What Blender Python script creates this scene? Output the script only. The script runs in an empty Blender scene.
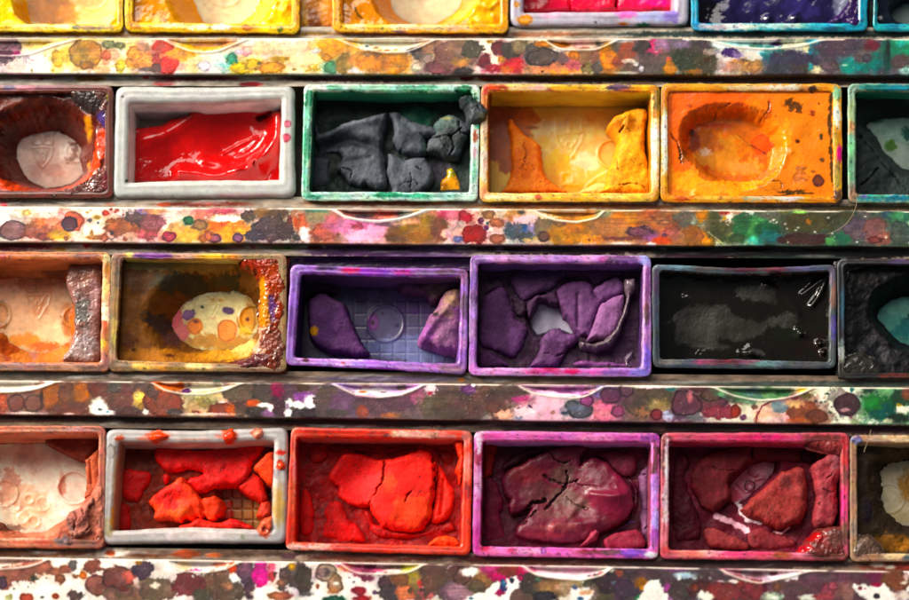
import bpy, math
import numpy as np
from mathutils import Vector, Matrix

C = bpy.context.scene.collection
U = 0.00011                      # metres per photograph pixel in the rim plane
MM = 0.001
D = 2300.0; TILT = math.radians(11.0)
ST, CT = math.sin(TILT), math.cos(TILT)
CAM = np.array([0.0, -D*ST, D*CT])*U

def P(px, py, z):
    """point of the plane at height z (metres) seen at photograph pixel (px, py)"""
    px = np.asarray(px, float); py = np.asarray(py, float)
    a = px-454.5; b = 300.0-py
    dx = a; dy = b*CT + D*ST; dz = b*ST - D*CT
    k = (z-CAM[2])/dz
    return np.stack([CAM[0]+k*dx, CAM[1]+k*dy, np.zeros_like(k)+z], -1)

# ---------------------------------------------------------------- noise
_rng = np.random.RandomState(7)
_LAT = _rng.rand(8, 256, 256)*2-1
def vnoise(x, y, s=0):
    L = _LAT[s % 8]
    x = x+17.3*s; y = y+5.1*s
    xi = np.floor(x).astype(int); yi = np.floor(y).astype(int)
    fx = x-xi; fy = y-yi
    fx = fx*fx*fx*(fx*(fx*6-15)+10); fy = fy*fy*fy*(fy*(fy*6-15)+10)
    x0 = xi & 255; x1 = (xi+1) & 255; y0 = yi & 255; y1 = (yi+1) & 255
    a = L[x0, y0]*(1-fx)+L[x1, y0]*fx
    b = L[x0, y1]*(1-fx)+L[x1, y1]*fx
    return a*(1-fy)+b*fy
def fbm(x, y, s=0, o=4, g=0.5):
    t = 0; a = 1; n = 0
    for i in range(o):
        c, sn = math.cos(i*1.1), math.sin(i*1.1)
        t = t+a*vnoise((x*c-y*sn)*2**i, (x*sn+y*c)*2**i, s+i*3+1); n += a; a *= g
    return t/n
def sstep(a, b, x):
    t = np.clip((x-a)/(b-a), 0, 1)
    return t*t*(3-2*t)
def hexc(h):
    return np.array([int(h[i:i+2], 16)/255 for i in (0, 2, 4)])
def lin(c):
    return np.where(c <= 0.04045, c/12.92, ((np.maximum(c, 0)+0.055)/1.055)**2.4)

# ---------------------------------------------------------------- zoom frames
_Z = [0.0, 0.0, 1.0]
def Z(x0, y0, s=5.68):
    _Z[:] = [x0, y0, s]
def q(p):
    return (_Z[0]+p[0]/_Z[2], _Z[1]+p[1]/_Z[2])
def qs(pts):
    return np.array([q(p) for p in pts], float)

# ---------------------------------------------------------------- stains
_seed = [0]
def b(x, y, rx, ry, col, e=0.28, r=0.22, a=1.0, t=0, g=None, soft=0.8):
    _seed[0] += 1
    cx, cy = q((x, y))
    return ('b', cx, cy, max(rx/_Z[2], .5), max(ry/_Z[2], .5), hexc(col), e, r, a, math.radians(t), g, soft, _seed[0])
def pl(pts, col, e=0.2, r=1.5, a=1.0, g=None, soft=0.8):
    _seed[0] += 1
    return ('p', spline(qs(pts), 6), hexc(col), e, r, a, g, soft, _seed[0])
def st(pts, w, col, a=1.0, r=0.8, g=None, soft=0.7):
    _seed[0] += 1
    return ('s', qs(pts), w/_Z[2]/2, hexc(col), a, r, g, soft, _seed[0])

def spline(p, n=6, closed=True):
    p = np.asarray(p, float); m = len(p); out = []
    for i in range(m if closed else m-1):
        if closed:
            p0, p1, p2, p3 = p[i-1], p[i], p[(i+1) % m], p[(i+2) % m]
        else:
            p0, p1, p2, p3 = p[max(i-1, 0)], p[i], p[i+1], p[min(i+2, m-1)]
        for k in range(n):
            t = k/n
            out.append(0.5*((2*p1)+(p2-p0)*t+(2*p0-5*p1+4*p2-p3)*t*t+(3*p1-p0-3*p2+p3)*t**3)*0.55
                       + (p1*(1-t)+p2*t)*0.45)
    if not closed: out.append(p[-1])
    return np.array(out)

def polyline5(p):
    t = np.arange(5)[None, :, None]/5
    return (p[:, None]*(1-t)+np.roll(p, -1, 0)[:, None]*t).reshape(-1, 2)

def seg_dist(X, Y, pts, closed=False):
    d = np.full(X.shape, 1e9)
    m = len(pts)
    for i in range(m if closed else m-1):
        ax, ay = pts[i]; bx, by = pts[(i+1) % m]
        ux, uy = bx-ax, by-ay; L = ux*ux+uy*uy+1e-12
        t = np.clip(((X-ax)*ux+(Y-ay)*uy)/L, 0, 1)
        d = np.minimum(d, (X-ax-t*ux)**2+(Y-ay-t*uy)**2)
    return np.sqrt(d)
def poly_sdf(X, Y, pts):
    """positive inside"""
    d = seg_dist(X, Y, pts, True)
    ins = np.zeros(X.shape, bool)
    m = len(pts); j = m-1
    for i in range(m):
        xi, yi = pts[i]; xj, yj = pts[j]
        if yi != yj:
            c = ((yi > Y) != (yj > Y)) & (X < (xj-xi)*(Y-yi)/(yj-yi)+xi)
            ins ^= c
        j = i
    return np.where(ins, d, -d)

def stain(X, Y, col, gl, ops):
    """lay the stains one over another on points (X, Y) in photograph pixels; col (N,3) sRGB, gl (N) gloss"""
    for o in ops:
        if o[0] == 'b':
            _, cx, cy, rx, ry, c, e, r, a, t, g, soft, sd = o
            R = max(rx, ry)*(1+r)+3
            k = np.nonzero((abs(X-cx) < R) & (abs(Y-cy) < R))[0]
            if not len(k): continue
            x, y = X[k], Y[k]; m_ = min(rx, ry)
            f = max(3.0, m_*0.8)
            oc, pe = (5, .68) if r >= .2 else (3, .45)
            wx = fbm(x/f+sd*1.7, y/f, sd, oc, pe)*r*2.6*m_; wy = fbm(x/f, y/f+sd*2.3, sd+3, oc, pe)*r*2.6*m_
            u = x-cx+wx; v = y-cy+wy
            ct, s_ = math.cos(t), math.sin(t)
            u, v = u*ct+v*s_, -u*s_+v*ct
            dist = (np.sqrt((u/rx)**2+(v/ry)**2)-1)*m_ if not (rx > 34 and ry > 17) else np.maximum(abs(x-cx+fbm(x/9, y/9, sd, 5, .65)*22)-rx, abs(v)-ry-8)
            if e <= .1 and r >= .2: soft = max(soft, min(2.6, m_*.35))
        elif o[0] == 'p':
            _, pts, c, e, r, a, g, soft, sd = o
            lo = pts.min(0)-4; hi = pts.max(0)+4
            k = np.nonzero((X > lo[0]) & (X < hi[0]) & (Y > lo[1]) & (Y < hi[1]))[0]
            if not len(k): continue
            x, y = X[k], Y[k]
            dist = -poly_sdf(x, y, pts)+r*1.6*fbm(x/5+sd, y/5, sd, 4, .6)
        else:
            _, pts, w, c, a, r, g, soft, sd = o
            e = 0
            lo = pts.min(0)-w-4; hi = pts.max(0)+w+4
            k = np.nonzero((X > lo[0]) & (X < hi[0]) & (Y > lo[1]) & (Y < hi[1]))[0]
            if not len(k): continue
            x, y = X[k], Y[k]
            dist = seg_dist(x, y, pts)-w+r*w*fbm(x/4+sd, y/4, sd, 3, .6)
        m = sstep(soft, -soft, dist)*a
        n = fbm(x/7+sd*.7, y/7, sd+2, 4, .65)
        cc = c[None, :]*(1+0.16*n[:, None])
        if e:
            cc = cc*(1-e*.85*np.exp(-((dist+1.0)/.9)**2))[:, None]
            m = m*(1-0.12*sstep(0, -9, dist)*(n > 0))
        m = np.clip(m, 0, 1)
        col[k] = col[k]*(1-m[:, None])+cc*m[:, None]
        gl[k] = gl[k]*(1-m)+(g if g is not None else np.clip(gl[k]+0.10*n, 0, 1))*m
    return col, gl

# ---------------------------------------------------------------- meshes and materials
def obj(name, co, faces, m, parent=None, col=None, gl=None, gain=1.0, smooth=True):
    me = bpy.data.meshes.new(name)
    co = np.asarray(co, np.float32)
    if parent is not None:
        co = co-np.array(parent.location, np.float32)
    faces = np.asarray(faces, np.int32)
    nf, k = faces.shape
    me.vertices.add(len(co)); me.vertices.foreach_set('co', co.ravel())
    me.loops.add(nf*k); me.loops.foreach_set('vertex_index', faces.ravel())
    me.polygons.add(nf)
    me.polygons.foreach_set('loop_start', np.arange(0, nf*k, k, dtype=np.int32))
    me.polygons.foreach_set('use_smooth', np.full(nf, smooth))
    me.update(calc_edges=True)
    if col is not None:
        c = np.ones((len(co), 4), np.float32)
        l = lin(np.clip(col, 0, 1))*gain
        y = l.mean(1, keepdims=True)
        c[:, :3] = np.clip(y+(l-y)*1.13, 0.003, .86)
        c[:, 3] = np.clip(gl, 0, 1)
        at = me.color_attributes.new('pigment', 'FLOAT_COLOR', 'POINT')
        at.data.foreach_set('color', c.ravel())
    me.validate()
    me.materials.append(m)
    o = bpy.data.objects.new(name, me); C.objects.link(o)
    if parent is not None: o.parent = parent
    return o

def empty(name, loc):
    o = bpy.data.objects.new(name, None); o.location = loc; o.empty_display_size = .003
    C.objects.link(o); return o

def material(name, rmax=.6, rmin=.1, sss=0.0, bump=.25, bscale=3500, coat=0.0, speck=.25, spec=.5):
    m = bpy.data.materials.new(name); m.use_nodes = True
    nt = m.node_tree; N = nt.nodes; L = nt.links
    p = N['Principled BSDF']
    at = N.new('ShaderNodeAttribute'); at.attribute_name = 'pigment'
    tc = N.new('ShaderNodeTexCoord')
    n1 = N.new('ShaderNodeTexNoise'); n1.inputs['Scale'].default_value = bscale*.55; n1.inputs['Detail'].default_value = 5
    n1.inputs['Roughness'].default_value = .65
    L.new(tc.outputs['Object'], n1.inputs['Vector'])
    mr = N.new('ShaderNodeMapRange'); mr.inputs[1].default_value = .3; mr.inputs[2].default_value = .7
    mr.inputs[3].default_value = 1-speck; mr.inputs[4].default_value = 1+speck
    L.new(n1.outputs['Fac'], mr.inputs[0])
    mx = N.new('ShaderNodeVectorMath'); mx.operation = 'SCALE'
    L.new(at.outputs['Color'], mx.inputs[0]); L.new(mr.outputs[0], mx.inputs['Scale'])
    L.new(mx.outputs[0], p.inputs['Base Color'])
    n2 = N.new('ShaderNodeTexNoise'); n2.inputs['Scale'].default_value = bscale; n2.inputs['Detail'].default_value = 4
    L.new(tc.outputs['Object'], n2.inputs['Vector'])
    rr = N.new('ShaderNodeMapRange'); rr.inputs[3].default_value = rmax; rr.inputs[4].default_value = rmin
    ad = N.new('ShaderNodeMath'); ad.operation = 'MULTIPLY_ADD'; ad.inputs[1].default_value = .35; 
    L.new(n1.outputs['Fac'], ad.inputs[0]); 
    sb = N.new('ShaderNodeMath'); sb.operation = 'SUBTRACT'; sb.inputs[1].default_value = .17
    L.new(at.outputs['Alpha'], sb.inputs[0]); L.new(sb.outputs[0], ad.inputs[2])
    L.new(ad.outputs[0], rr.inputs[0]); L.new(rr.outputs[0], p.inputs['Roughness'])
    bp = N.new('ShaderNodeBump'); bp.inputs['Strength'].default_value = bump; bp.inputs['Distance'].default_value = .00008
    L.new(n2.outputs['Fac'], bp.inputs['Height']); L.new(bp.outputs[0], p.inputs['Normal'])
    p.inputs['Specular IOR Level'].default_value = spec
    if sss:
        p.inputs['Subsurface Weight'].default_value = sss
        p.inputs['Subsurface Radius'].default_value = (1.0, .8, .7)
        p.inputs['Subsurface Scale'].default_value = .0022
    if coat:
        p.inputs['Coat Weight'].default_value = coat; p.inputs['Coat Roughness'].default_value = .08
    return m

MAT = {}
def mats():
    MAT['enamel'] = material('stained_enamel', .5, .15, 0, .10, 3000, 0.0, .10)
    MAT['plastic'] = material('stained_pan_plastic', .5, .15, .25, .06, 2500, 0.0, .06)
    MAT['plastic'].node_tree.nodes['Principled BSDF'].inputs['Subsurface Weight'].default_value = .8
    MAT['paint'] = material('dry_watercolour_paint', .8, .2, 0, .14, 5000, 0.0, .10, .2)
    MAT['wet'] = material('glossy_watercolour_paint', .55, .05, 0, .06, 3000, .08, .10, .4)
    MAT['tray'] = material('tray_metal', .5, .2, 0, .2, 2500)

def gridq(nx, ny):
    i = np.arange(nx*ny).reshape(ny, nx)
    return np.stack([i[1:, :-1].ravel(), i[1:, 1:].ravel(), i[:-1, 1:].ravel(), i[:-1, :-1].ravel()], 1)
def compact(faces, *arrs):
    u, inv = np.unique(faces, return_inverse=True)
    return (inv.reshape(faces.shape),)+tuple(a[u] for a in arrs)

# ---------------------------------------------------------------- paint pans
FLOOR = -5.2
def rquad(qd, rad, bow=(0, 0, 0, 0), n=90, nc=14, wob=0, sd=0):
    """rounded quadrilateral TL,TR,BR,BL in pixels, sides bowed inward by bow = top,right,bottom,left"""
    qd = np.asarray(qd, float); out = []
    cen = qd.mean(0)
    for i in range(4):
        p0, p1, p2 = qd[i], qd[(i+1) % 4], qd[(i+2) % 4]
        u = p1-p0; Lu = np.hypot(*u); u = u/Lu
        v = p2-p1; v = v/np.hypot(*v)
        nrm = np.array([-u[1], u[0]])
        if np.dot(nrm, cen-p0) < 0: nrm = -nrm
        a = p0+u*rad; e = p1-u*rad
        for k in range(n):
            t = k/n
            out.append(a+(e-a)*t+nrm*bow[i]*math.sin(math.pi*t)**1.3)
        c1 = e; c2 = p1+v*rad
        for k in range(nc):
            t = k/nc
            out.append((1-t)**2*c1+2*t*(1-t)*p1+t*t*c2)
    out = np.array(out)
    if wob:
        x, y = out[:, 0], out[:, 1]
        out = out+np.stack([fbm(x/14, y/14, sd, 3), fbm(x/14, y/14, sd+4, 3)], 1)*wob
    return out

def inset(loop, d):
    """move a closed pixel loop inward by d pixels"""
    t = np.roll(loop, -1, 0)-np.roll(loop, 1, 0)
    t /= np.hypot(t[:, 0], t[:, 1])[:, None]+1e-9
    nrm = np.stack([-t[:, 1], t[:, 0]], 1)
    if np.mean(np.sum(nrm*(loop.mean(0)-loop), 1)) < 0: nrm = -nrm
    return loop+nrm*d

def pan(label, outer, inner, rim, wall, floor, rimops=(), floorops=(), emb=(), bow=(0, 0, 0, 0), ibow=None,
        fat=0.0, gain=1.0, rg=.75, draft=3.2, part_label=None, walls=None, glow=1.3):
    _seed[0] += 1; sd = _seed[0]
    outer = np.array(outer, float); inner = np.array(inner, float)
    cx, cy = outer.mean(0)
    base = P(cx, cy, -8*MM)
    root = empty('paint_pan', base)
    root['label'] = label; root['category'] = 'paint pan'; root['group'] = 'plastic pans of watercolour in rows between the rails'
    if ibow is None: ibow = bow
    Lo = rquad(outer, 8+fat*2, bow, wob=.55, sd=sd)
    Li = rquad(inner, 3, ibow, wob=.7, sd=sd+2)
    if not fat: Li = inset(Li, -1.0)
    def W(l, z): return P(l[:, 0], l[:, 1], z*MM)
    R = .19+.60*fat
    loops = []; kind = []
    bot = inset(Lo, 7)
    o0 = P(Lo[:, 0], Lo[:, 1], 0.0); 
    def under(l, z):                        # the same x, y one level down
        w = P(l[:, 0], l[:, 1], 0.0); w[:, 2] = z*MM; return w
    loops.append(under(inset(Lo, 7.0), -7.9)); kind.append((2, 0))
    loops.append(under(inset(Lo, 6.4), -6.0)); kind.append((2, 0))
    loops.append(under(inset(Lo, 4.2), -3.0)); kind.append((2, 0))
    loops.append(under(inset(Lo, .5), -R-.25)); kind.append((0, 0))
    for a in np.linspace(0, 1, 6):
        an = a*math.pi/2
        f = (1-math.cos(an))*(.11+.25*fat)
        loops.append(under(Lo*(1-f)+Li*f, -R*(1-math.sin(an)))); kind.append((0, 0))
    for f in np.linspace(.2+.25*fat, .82-.17*fat, 6):
        loops.append(under(Lo*(1-f)+Li*f, .02+.03*math.sin(f*9+sd))); kind.append((0, 0))
    for a in np.linspace(0, 1, 5):
        an = a*math.pi/2
        f = .84-.12*fat+(.16+.12*fat)*math.sin(an)
        loops.append(under(Lo*(1-f)+Li*f, -(.3+.25*fat)*(1-math.cos(an)))); kind.append((0, a))
    for f in np.linspace(.12, 1.06, 14):
        z = -(.3+.25*fat)+f*(FLOOR+.3+.25*fat)
        loops.append(under(inset(Li, draft*f), z)); kind.append((1, f))
    co = np.array(loops)                    # (m, n, 3)
    m, n, _ = co.shape
    # gentle swelling of the plastic
    flat = co.reshape(-1, 3)
    # apparent stain coordinates: rim plane pixels
    X = flat[:, 0]/U+454.5
    # exact inverse for the rim plane: project through the camera
    rel = flat-CAM
    dep = rel[:, 1]*ST-rel[:, 2]*CT
    X = 454.5+D*rel[:, 0]/dep; Y = 300-D*(rel[:, 1]*CT+rel[:, 2]*ST)/dep
    kk = np.repeat(np.array([k[0] for k in kind]), n); ff = np.repeat(np.array([k[1] for k in kind]), n)
    col = np.tile(hexc(rim), (m*n, 1)); gl = np.full(m*n, rg)
    col *= (1+.09*fbm(X/9, Y/9, sd, 4, .6))[:, None]
    k0 = np.nonzero(kk == 0)[0]
    c0, g0 = stain(X[k0], Y[k0], col[k0].copy(), gl[k0].copy(), rimops); 
    # grime in the scratches, worn bright lips, dry streaks
    x_, y_ = X[k0], Y[k0]
    fr = np.repeat(np.linspace(0, 1, m), n)[k0]
    dirt = .22 if fat else 1.0
    sp = sstep(.34, .5, fbm(x_/2.0+sd, y_/2.0, sd+4, 3, .7))*dirt; c0 *= (1-.45*sp)[:, None]
    wx = sstep(.1, .5, fbm(x_/14+sd, y_/14, sd+6, 3)+.15)
    sk = fbm(x_/7, y_/1.6+sd, sd+2, 3, .6)*(np.abs(y_-cy) > np.abs(x_-cx)*.6)+fbm(x_/1.6, y_/7+sd, sd+2, 3, .6)*(np.abs(y_-cy) <= np.abs(x_-cx)*.6)
    c0 *= (1+.22*dirt*sk)[:, None]
    c0 *= 1+.10*dirt*np.stack([fbm(x_/10+5*i_, y_/10, sd+i_, 3) for i_ in range(3)], 1)
    lip = (np.array([k[1] for k in kind]) > .7) & (np.array([k[0] for k in kind]) == 0)
    lp = np.repeat(lip, n)[k0]*wx*.45
    c0 = c0*(1-lp[:, None])+np.array([.95, .90, .86])*lp[:, None]
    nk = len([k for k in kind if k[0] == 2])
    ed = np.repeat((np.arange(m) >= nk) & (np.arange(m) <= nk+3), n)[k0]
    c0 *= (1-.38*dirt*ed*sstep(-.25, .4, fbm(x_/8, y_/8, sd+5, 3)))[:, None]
    g0 = np.clip(g0-.35*sp+.25*sk, .05, 1)
    col[k0] = c0; gl[k0] = g0
    # walls: four sides
    idx = np.tile(np.arange(n), m); side = (idx*4//n)
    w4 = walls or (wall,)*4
    wc = np.clip(np.array([hexc(w) for w in w4])*np.array([glow, 1.0, 1.1, 1.05])[:, None], 0, .96)  # far wall colour lightened to stand for light glowing through the plastic
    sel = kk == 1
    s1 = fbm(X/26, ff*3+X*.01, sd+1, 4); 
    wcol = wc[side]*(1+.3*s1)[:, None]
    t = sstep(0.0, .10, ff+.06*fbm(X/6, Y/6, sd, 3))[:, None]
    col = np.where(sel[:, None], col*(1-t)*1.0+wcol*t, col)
    # the floor's own colour creeps up the wall
    fc = hexc(floor)
    t2 = (sstep(.55, 1.05, ff+.25*s1)*.7)[:, None]
    col = np.where(sel[:, None], col*(1-t2)+(fc*.55+wcol*.45)*t2, col)
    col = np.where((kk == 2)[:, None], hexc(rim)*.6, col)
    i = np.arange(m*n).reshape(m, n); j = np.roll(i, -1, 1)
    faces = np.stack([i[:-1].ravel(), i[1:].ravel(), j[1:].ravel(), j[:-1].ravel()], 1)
    # floor
    fl = inset(Li, draft*.4)
    w = P(fl[:, 0], fl[:, 1], 0.0)
    x0, y0 = w[:, 0].min(), w[:, 1].min(); x1, y1 = w[:, 0].max(), w[:, 1].max()
    stp = .62*U
    gx = np.arange(x0, x1+stp, stp); gy = np.arange(y0, y1+stp, stp)
    GX, GY = np.meshgrid(gx, gy)
    fco = np.stack([GX.ravel(), GY.ravel(), np.full(GX.size, FLOOR*MM)], 1)
    ins = poly_sdf(fco[:, 0]/U, fco[:, 1]/U, w[::3, :2]/U) > -1
    rel = fco-CAM; dep = rel[:, 1]*ST-rel[:, 2]*CT
    FX = 454.5+D*rel[:, 0]/dep; FY = 300-D*(rel[:, 1]*CT+rel[:, 2]*ST)/dep
    h = emboss(FX, FY, emb)*.6
    fco[:, 2] += h*MM
    fcol = np.tile(hexc(floor), (len(fco), 1)); fgl = np.full(len(fco), .45)
    fcol *= (1+.14*fbm(FX/11, FY/11, sd+3, 4, .6))[:, None]
    edge = np.gradient(h.reshape(GX.shape)); eg = np.hypot(edge[0], edge[1]).ravel()
    stain(FX, FY, fcol, fgl, floorops)
    fcol *= (1-np.clip(eg*1.1, 0, .22))[:, None]          # pigment settled in the relief's edges
    ff_ = gridq(len(gx), len(gy))
    ff_ = ff_[ins[ff_].all(1)][:, ::-1]
    # grid rows go up in y here: keep normals up
    f2, fco, fcol, fgl = compact(ff_, fco, fcol, fgl)
    co = np.concatenate([flat, fco]); allf = np.concatenate([faces, f2[:, ::1]+len(flat)])
    o = obj('pan_body', co, allf, MAT['plastic'], root, np.concatenate([col*.95, fcol]), np.concatenate([gl, fgl]), gain)
    root_info[root.name] = (root, Li, sd)
    _cur[0] = root; _cur[1] = Li; _cur[2] = False
    return root
root_info = {}; _cur = [None, None, False]

def E(kind, *a):
    """embossing in zoom coordinates"""
    s = _Z[2]
    if kind == 'ring':  x, y, r, w, h = a; return ('ring', *q((x, y)), r/s, w/s, h)
    if kind == 'disc':  x, y, r, h = a; return ('disc', *q((x, y)), r/s, h)
    if kind == 'grid':  x0, y0, x1, y1, stp, h = a; return ('grid', *q((x0, y0)), *q((x1, y1)), stp/s, h)
    if kind == 'line':  pts, w, h = a; return ('line', qs(pts), w/s, h)
    if kind == 'rr':    x, y, rx, ry, h = a; return ('rr', *q((x, y)), rx/s, ry/s, h)
def emboss(X, Y, emb):
    h = .02*fbm(X/6, Y/6, 2, 3)
    for e in emb:
        if e[0] == 'ring':
            _, x, y, r, w, t = e; d = np.hypot(X-x, Y-y)-r; h = h+t*np.exp(-(d/w)**2)
        elif e[0] == 'disc':
            _, x, y, r, t = e; d = np.hypot(X-x, Y-y)-r; k = sstep(1.0, -1.0, d); h = h*(1-k)+t*k
        elif e[0] == 'grid':
            _, x0, y0, x1, y1, s, t = e
            gx = abs(((X-x0)/s+.5) % 1-.5)*s; gy = abs(((Y-y0)/s+.5) % 1-.5)*s
            k = sstep(1.5, .3, np.minimum(gx, gy))*(X > x0-1)*(X < x1+1)*(Y > y0-1)*(Y < y1+1); h = h+t*k
        elif e[0] == 'line':
            _, pts, w, t = e; d = seg_dist(X+1.2*fbm(X/9, Y/9, 4, 2), Y+1.2*fbm(X/9, Y/9, 6, 2), pts); h = h+.6*t*np.exp(-(d/(w*.75))**2)
        else:
            _, x, y, rx, ry, t = e
            qx = abs(X-x)-rx+1.5; qy = abs(Y-y)-ry+1.5
            d = np.hypot(np.maximum(qx, 0), np.maximum(qy, 0))+np.minimum(np.maximum(qx, qy), 0)-1.5
            h = h+.6*t*np.exp(-(d/1.5)**2)
    return h

def paint(name, pts, z, col, bw=4.0, ops=(), tilt=(0, 0), n=.12, nf=9.0, fine=.05, cracks=(), bumps=(), ridges=(),
          hole=None, hw=14, hz=None, hexp=1.0, gl=.3, mat='paint', rag=1.5, gain=.9, drop=.7, skirt=None, var=.22, step=.72, bottomcol=None,
          label=None, expand=3.0, lump=0, lf=3.0, holerag=1.5, curv=0):
    """a body of paint: outline pts (zoom pixels; None = the pan's whole inside), its top at z mm from the rim"""
    _seed[0] += 1; sd = _seed[0]
    root, Li = _cur[:2]
    full = pts is None
    pp = inset(Li, -expand)[::4] if full else spline(qs(pts), 5)*.6+np.repeat(qs(pts), 5, 0)*0+.4*polyline5(qs(pts))
    if not full and skirt is None:
        if z < -.85: z = max(z-.45, -3.05 if _cur[2] else -4.3)
        bw = min(bw+1, 6.5); drop = drop*.75; rag = rag*.8
    zm = z*MM
    lo = pp.min(0)-3.2; hi = pp.max(0)+3.2
    gx = np.arange(lo[0], hi[0]+step, step); gy = np.arange(lo[1], hi[1]+step, step)
    GX, GY = np.meshgrid(gx, gy); X = GX.ravel(); Y = GY.ravel()
    d = poly_sdf(X, Y, pp)
    if not full: d = d+rag*1.3*fbm(X/8, Y/8, sd, 3, .5)+rag*.22*fbm(X/2.2, Y/2.2, sd+5, 2)
    cx, cy = pp.mean(0)
    h = np.full(X.shape, float(z))
    h += (X-cx)*tilt[0]*.01+(Y-cy)*tilt[1]*.01
    if curv: h += curv*(((X-cx)/(hi[0]-cx))**2+((Y-cy)/(hi[1]-cy))**2)
    h += n*fbm(X/(nf*1.5)+sd, Y/(nf*1.5), sd+1, 3, .4)*1.2+fine*.35*fbm(X/2.0, Y/2.0+sd, sd+2, 3, .6)
    if lump:
        l = fbm(X/(lf*1.1), Y/(lf*1.1)+sd, sd+3, 4, .7); l2 = fbm(X/(lf*3.5), Y/(lf*3.5)+sd, sd+6, 3)
        h += lump*(l*1.1+1.0*l2)
    for (x, y, r, t) in bumps:
        x, y = q((x, y)); r = r/_Z[2]; h += t*np.exp(-((X-x)**2+(Y-y)**2)/(r*r))
    for (rp, w, t) in ridges:
        dd = seg_dist(X, Y, spline(qs(rp), 5, False)); w = w/_Z[2]; h += t*np.exp(-(dd/w)**2)
    cr = np.zeros(X.shape)
    for (cp, w, t) in cracks:
        c_ = spline(qs(cp), 4, False); w = w/_Z[2]/2
        wx = 2.2*fbm(X/7, Y/7, sd+6, 3, .6); wy = 2.2*fbm(X/7, Y/7, sd+1, 3, .6)
        dd = seg_dist(X+wx, Y+wy, c_)+(.5+w)*.9*fbm(X/5, Y/5, sd+3, 2)
        k = sstep(w+.6, w*.35, dd); h -= t*k; cr = np.maximum(cr, k)
    if not full or skirt:
        u = np.clip(d/bw, 0, 1)
        h -= drop*(1-np.sqrt(np.clip(1-(1-u)**2, 0, 1)))
    dh = None
    if hole is not None:
        hp = spline(qs(hole), 6)
        dh = -poly_sdf(X, Y, hp)+holerag*fbm(X/7, Y/7, sd+7, 4, .6)       # positive outside the hole
        tt = np.clip(dh/hw, 0, 1)**hexp
        s = tt*tt*(3-2*tt)
        bot = (FLOOR-.05) if hz is None else hz
        h = bot+(h-bot)*s
        if hz is None: h = np.where(dh < 0, FLOOR-.05+dh*.25, h)
        else: h = h+.05*fbm(X/10, Y/10, sd+8, 3)*(1-s)
    if not full:
        o = np.clip(-d/2.2, 0, 1)
        bottom = (FLOOR-.2) if skirt is None else z-skirt
        h = np.where(d < 0, h*(1-o)+np.minimum(h, bottom)*o, h)
    keep = d > -2.6
    if hole is not None and hz is None: keep &= dh > -3
    co = P(X, Y, zm); co[:, 2] = h*MM
    c = np.tile(hexc(col), (len(X), 1))
    c *= (1+var*fbm(X/13, Y/13+sd, sd+2, 4, .6)+.5*var*fbm(X/3, Y/3, sd+3, 3))[:, None]
    g = np.clip(np.full(len(X), gl)+.18*fbm(X/10, Y/10, sd+4, 3), 0, 1)
    stain(X, Y, c, g, ops)
    if not full and mat == 'paint':          # hairline crazing of the dried cake
        hn = fbm(X/16+sd*1.3, Y/16, sd+1, 4, .55); hm = sstep(.05, .3, fbm(X/22, Y/22+sd, sd+5, 2))
        hair = np.exp(-(hn/.016)**2)*hm
        c *= (1-.4*hair)[:, None]; h = h-.05*hair*(d > 1)
        co[:, 2] = h*MM
        c *= (1+.16*fbm(X/1.3, Y/1.3, sd+6, 2, .8))[:, None]
    c *= (1-.35*cr)[:, None]
    f = gridq(len(gx), len(gy))
    f = f[keep[f].all(1)]
    if not len(f): return None
    f, co, c, g = compact(f, co, c, g)
    ob = obj(name, co, f, MAT[mat], root, c, g, gain)
    if label: ob['label'] = label
    return ob

def residue(col, z=-3.75, hole=None, ops=(), gl=.35, n=.30, **k):
    """the thin dark scrapings left on the floor between the blocks, banked up against the walls"""
    _cur[2] = True
    return paint('paint_residue', None, z, col, hole=hole, hw=6, gl=gl, n=n, nf=10, fine=.12, var=.35, gain=1.1, expand=1.0, curv=.35, ops=ops, **k)

def halos(ops, alpha=.6):
    """the thin pale wash that ran out of every drop before it dried"""
    out = []
    for o in ops:
        if o[0] == 'b' and o[3] > 3.2 and o[5].mean() < .86:
            _seed[0] += 1
            out.append(('b', o[1], o[2], o[3]*1.45, o[4]*1.5, o[5]*.85+.13, .12, .55, alpha, o[9], None, 3.0, _seed[0]))
    return out
# ================================================================ the box: tray, rails, strips
def lerp_line(pts, x):
    p = np.array(pts, float)
    return np.interp(x, p[:, 0], p[:, 1])

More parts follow.
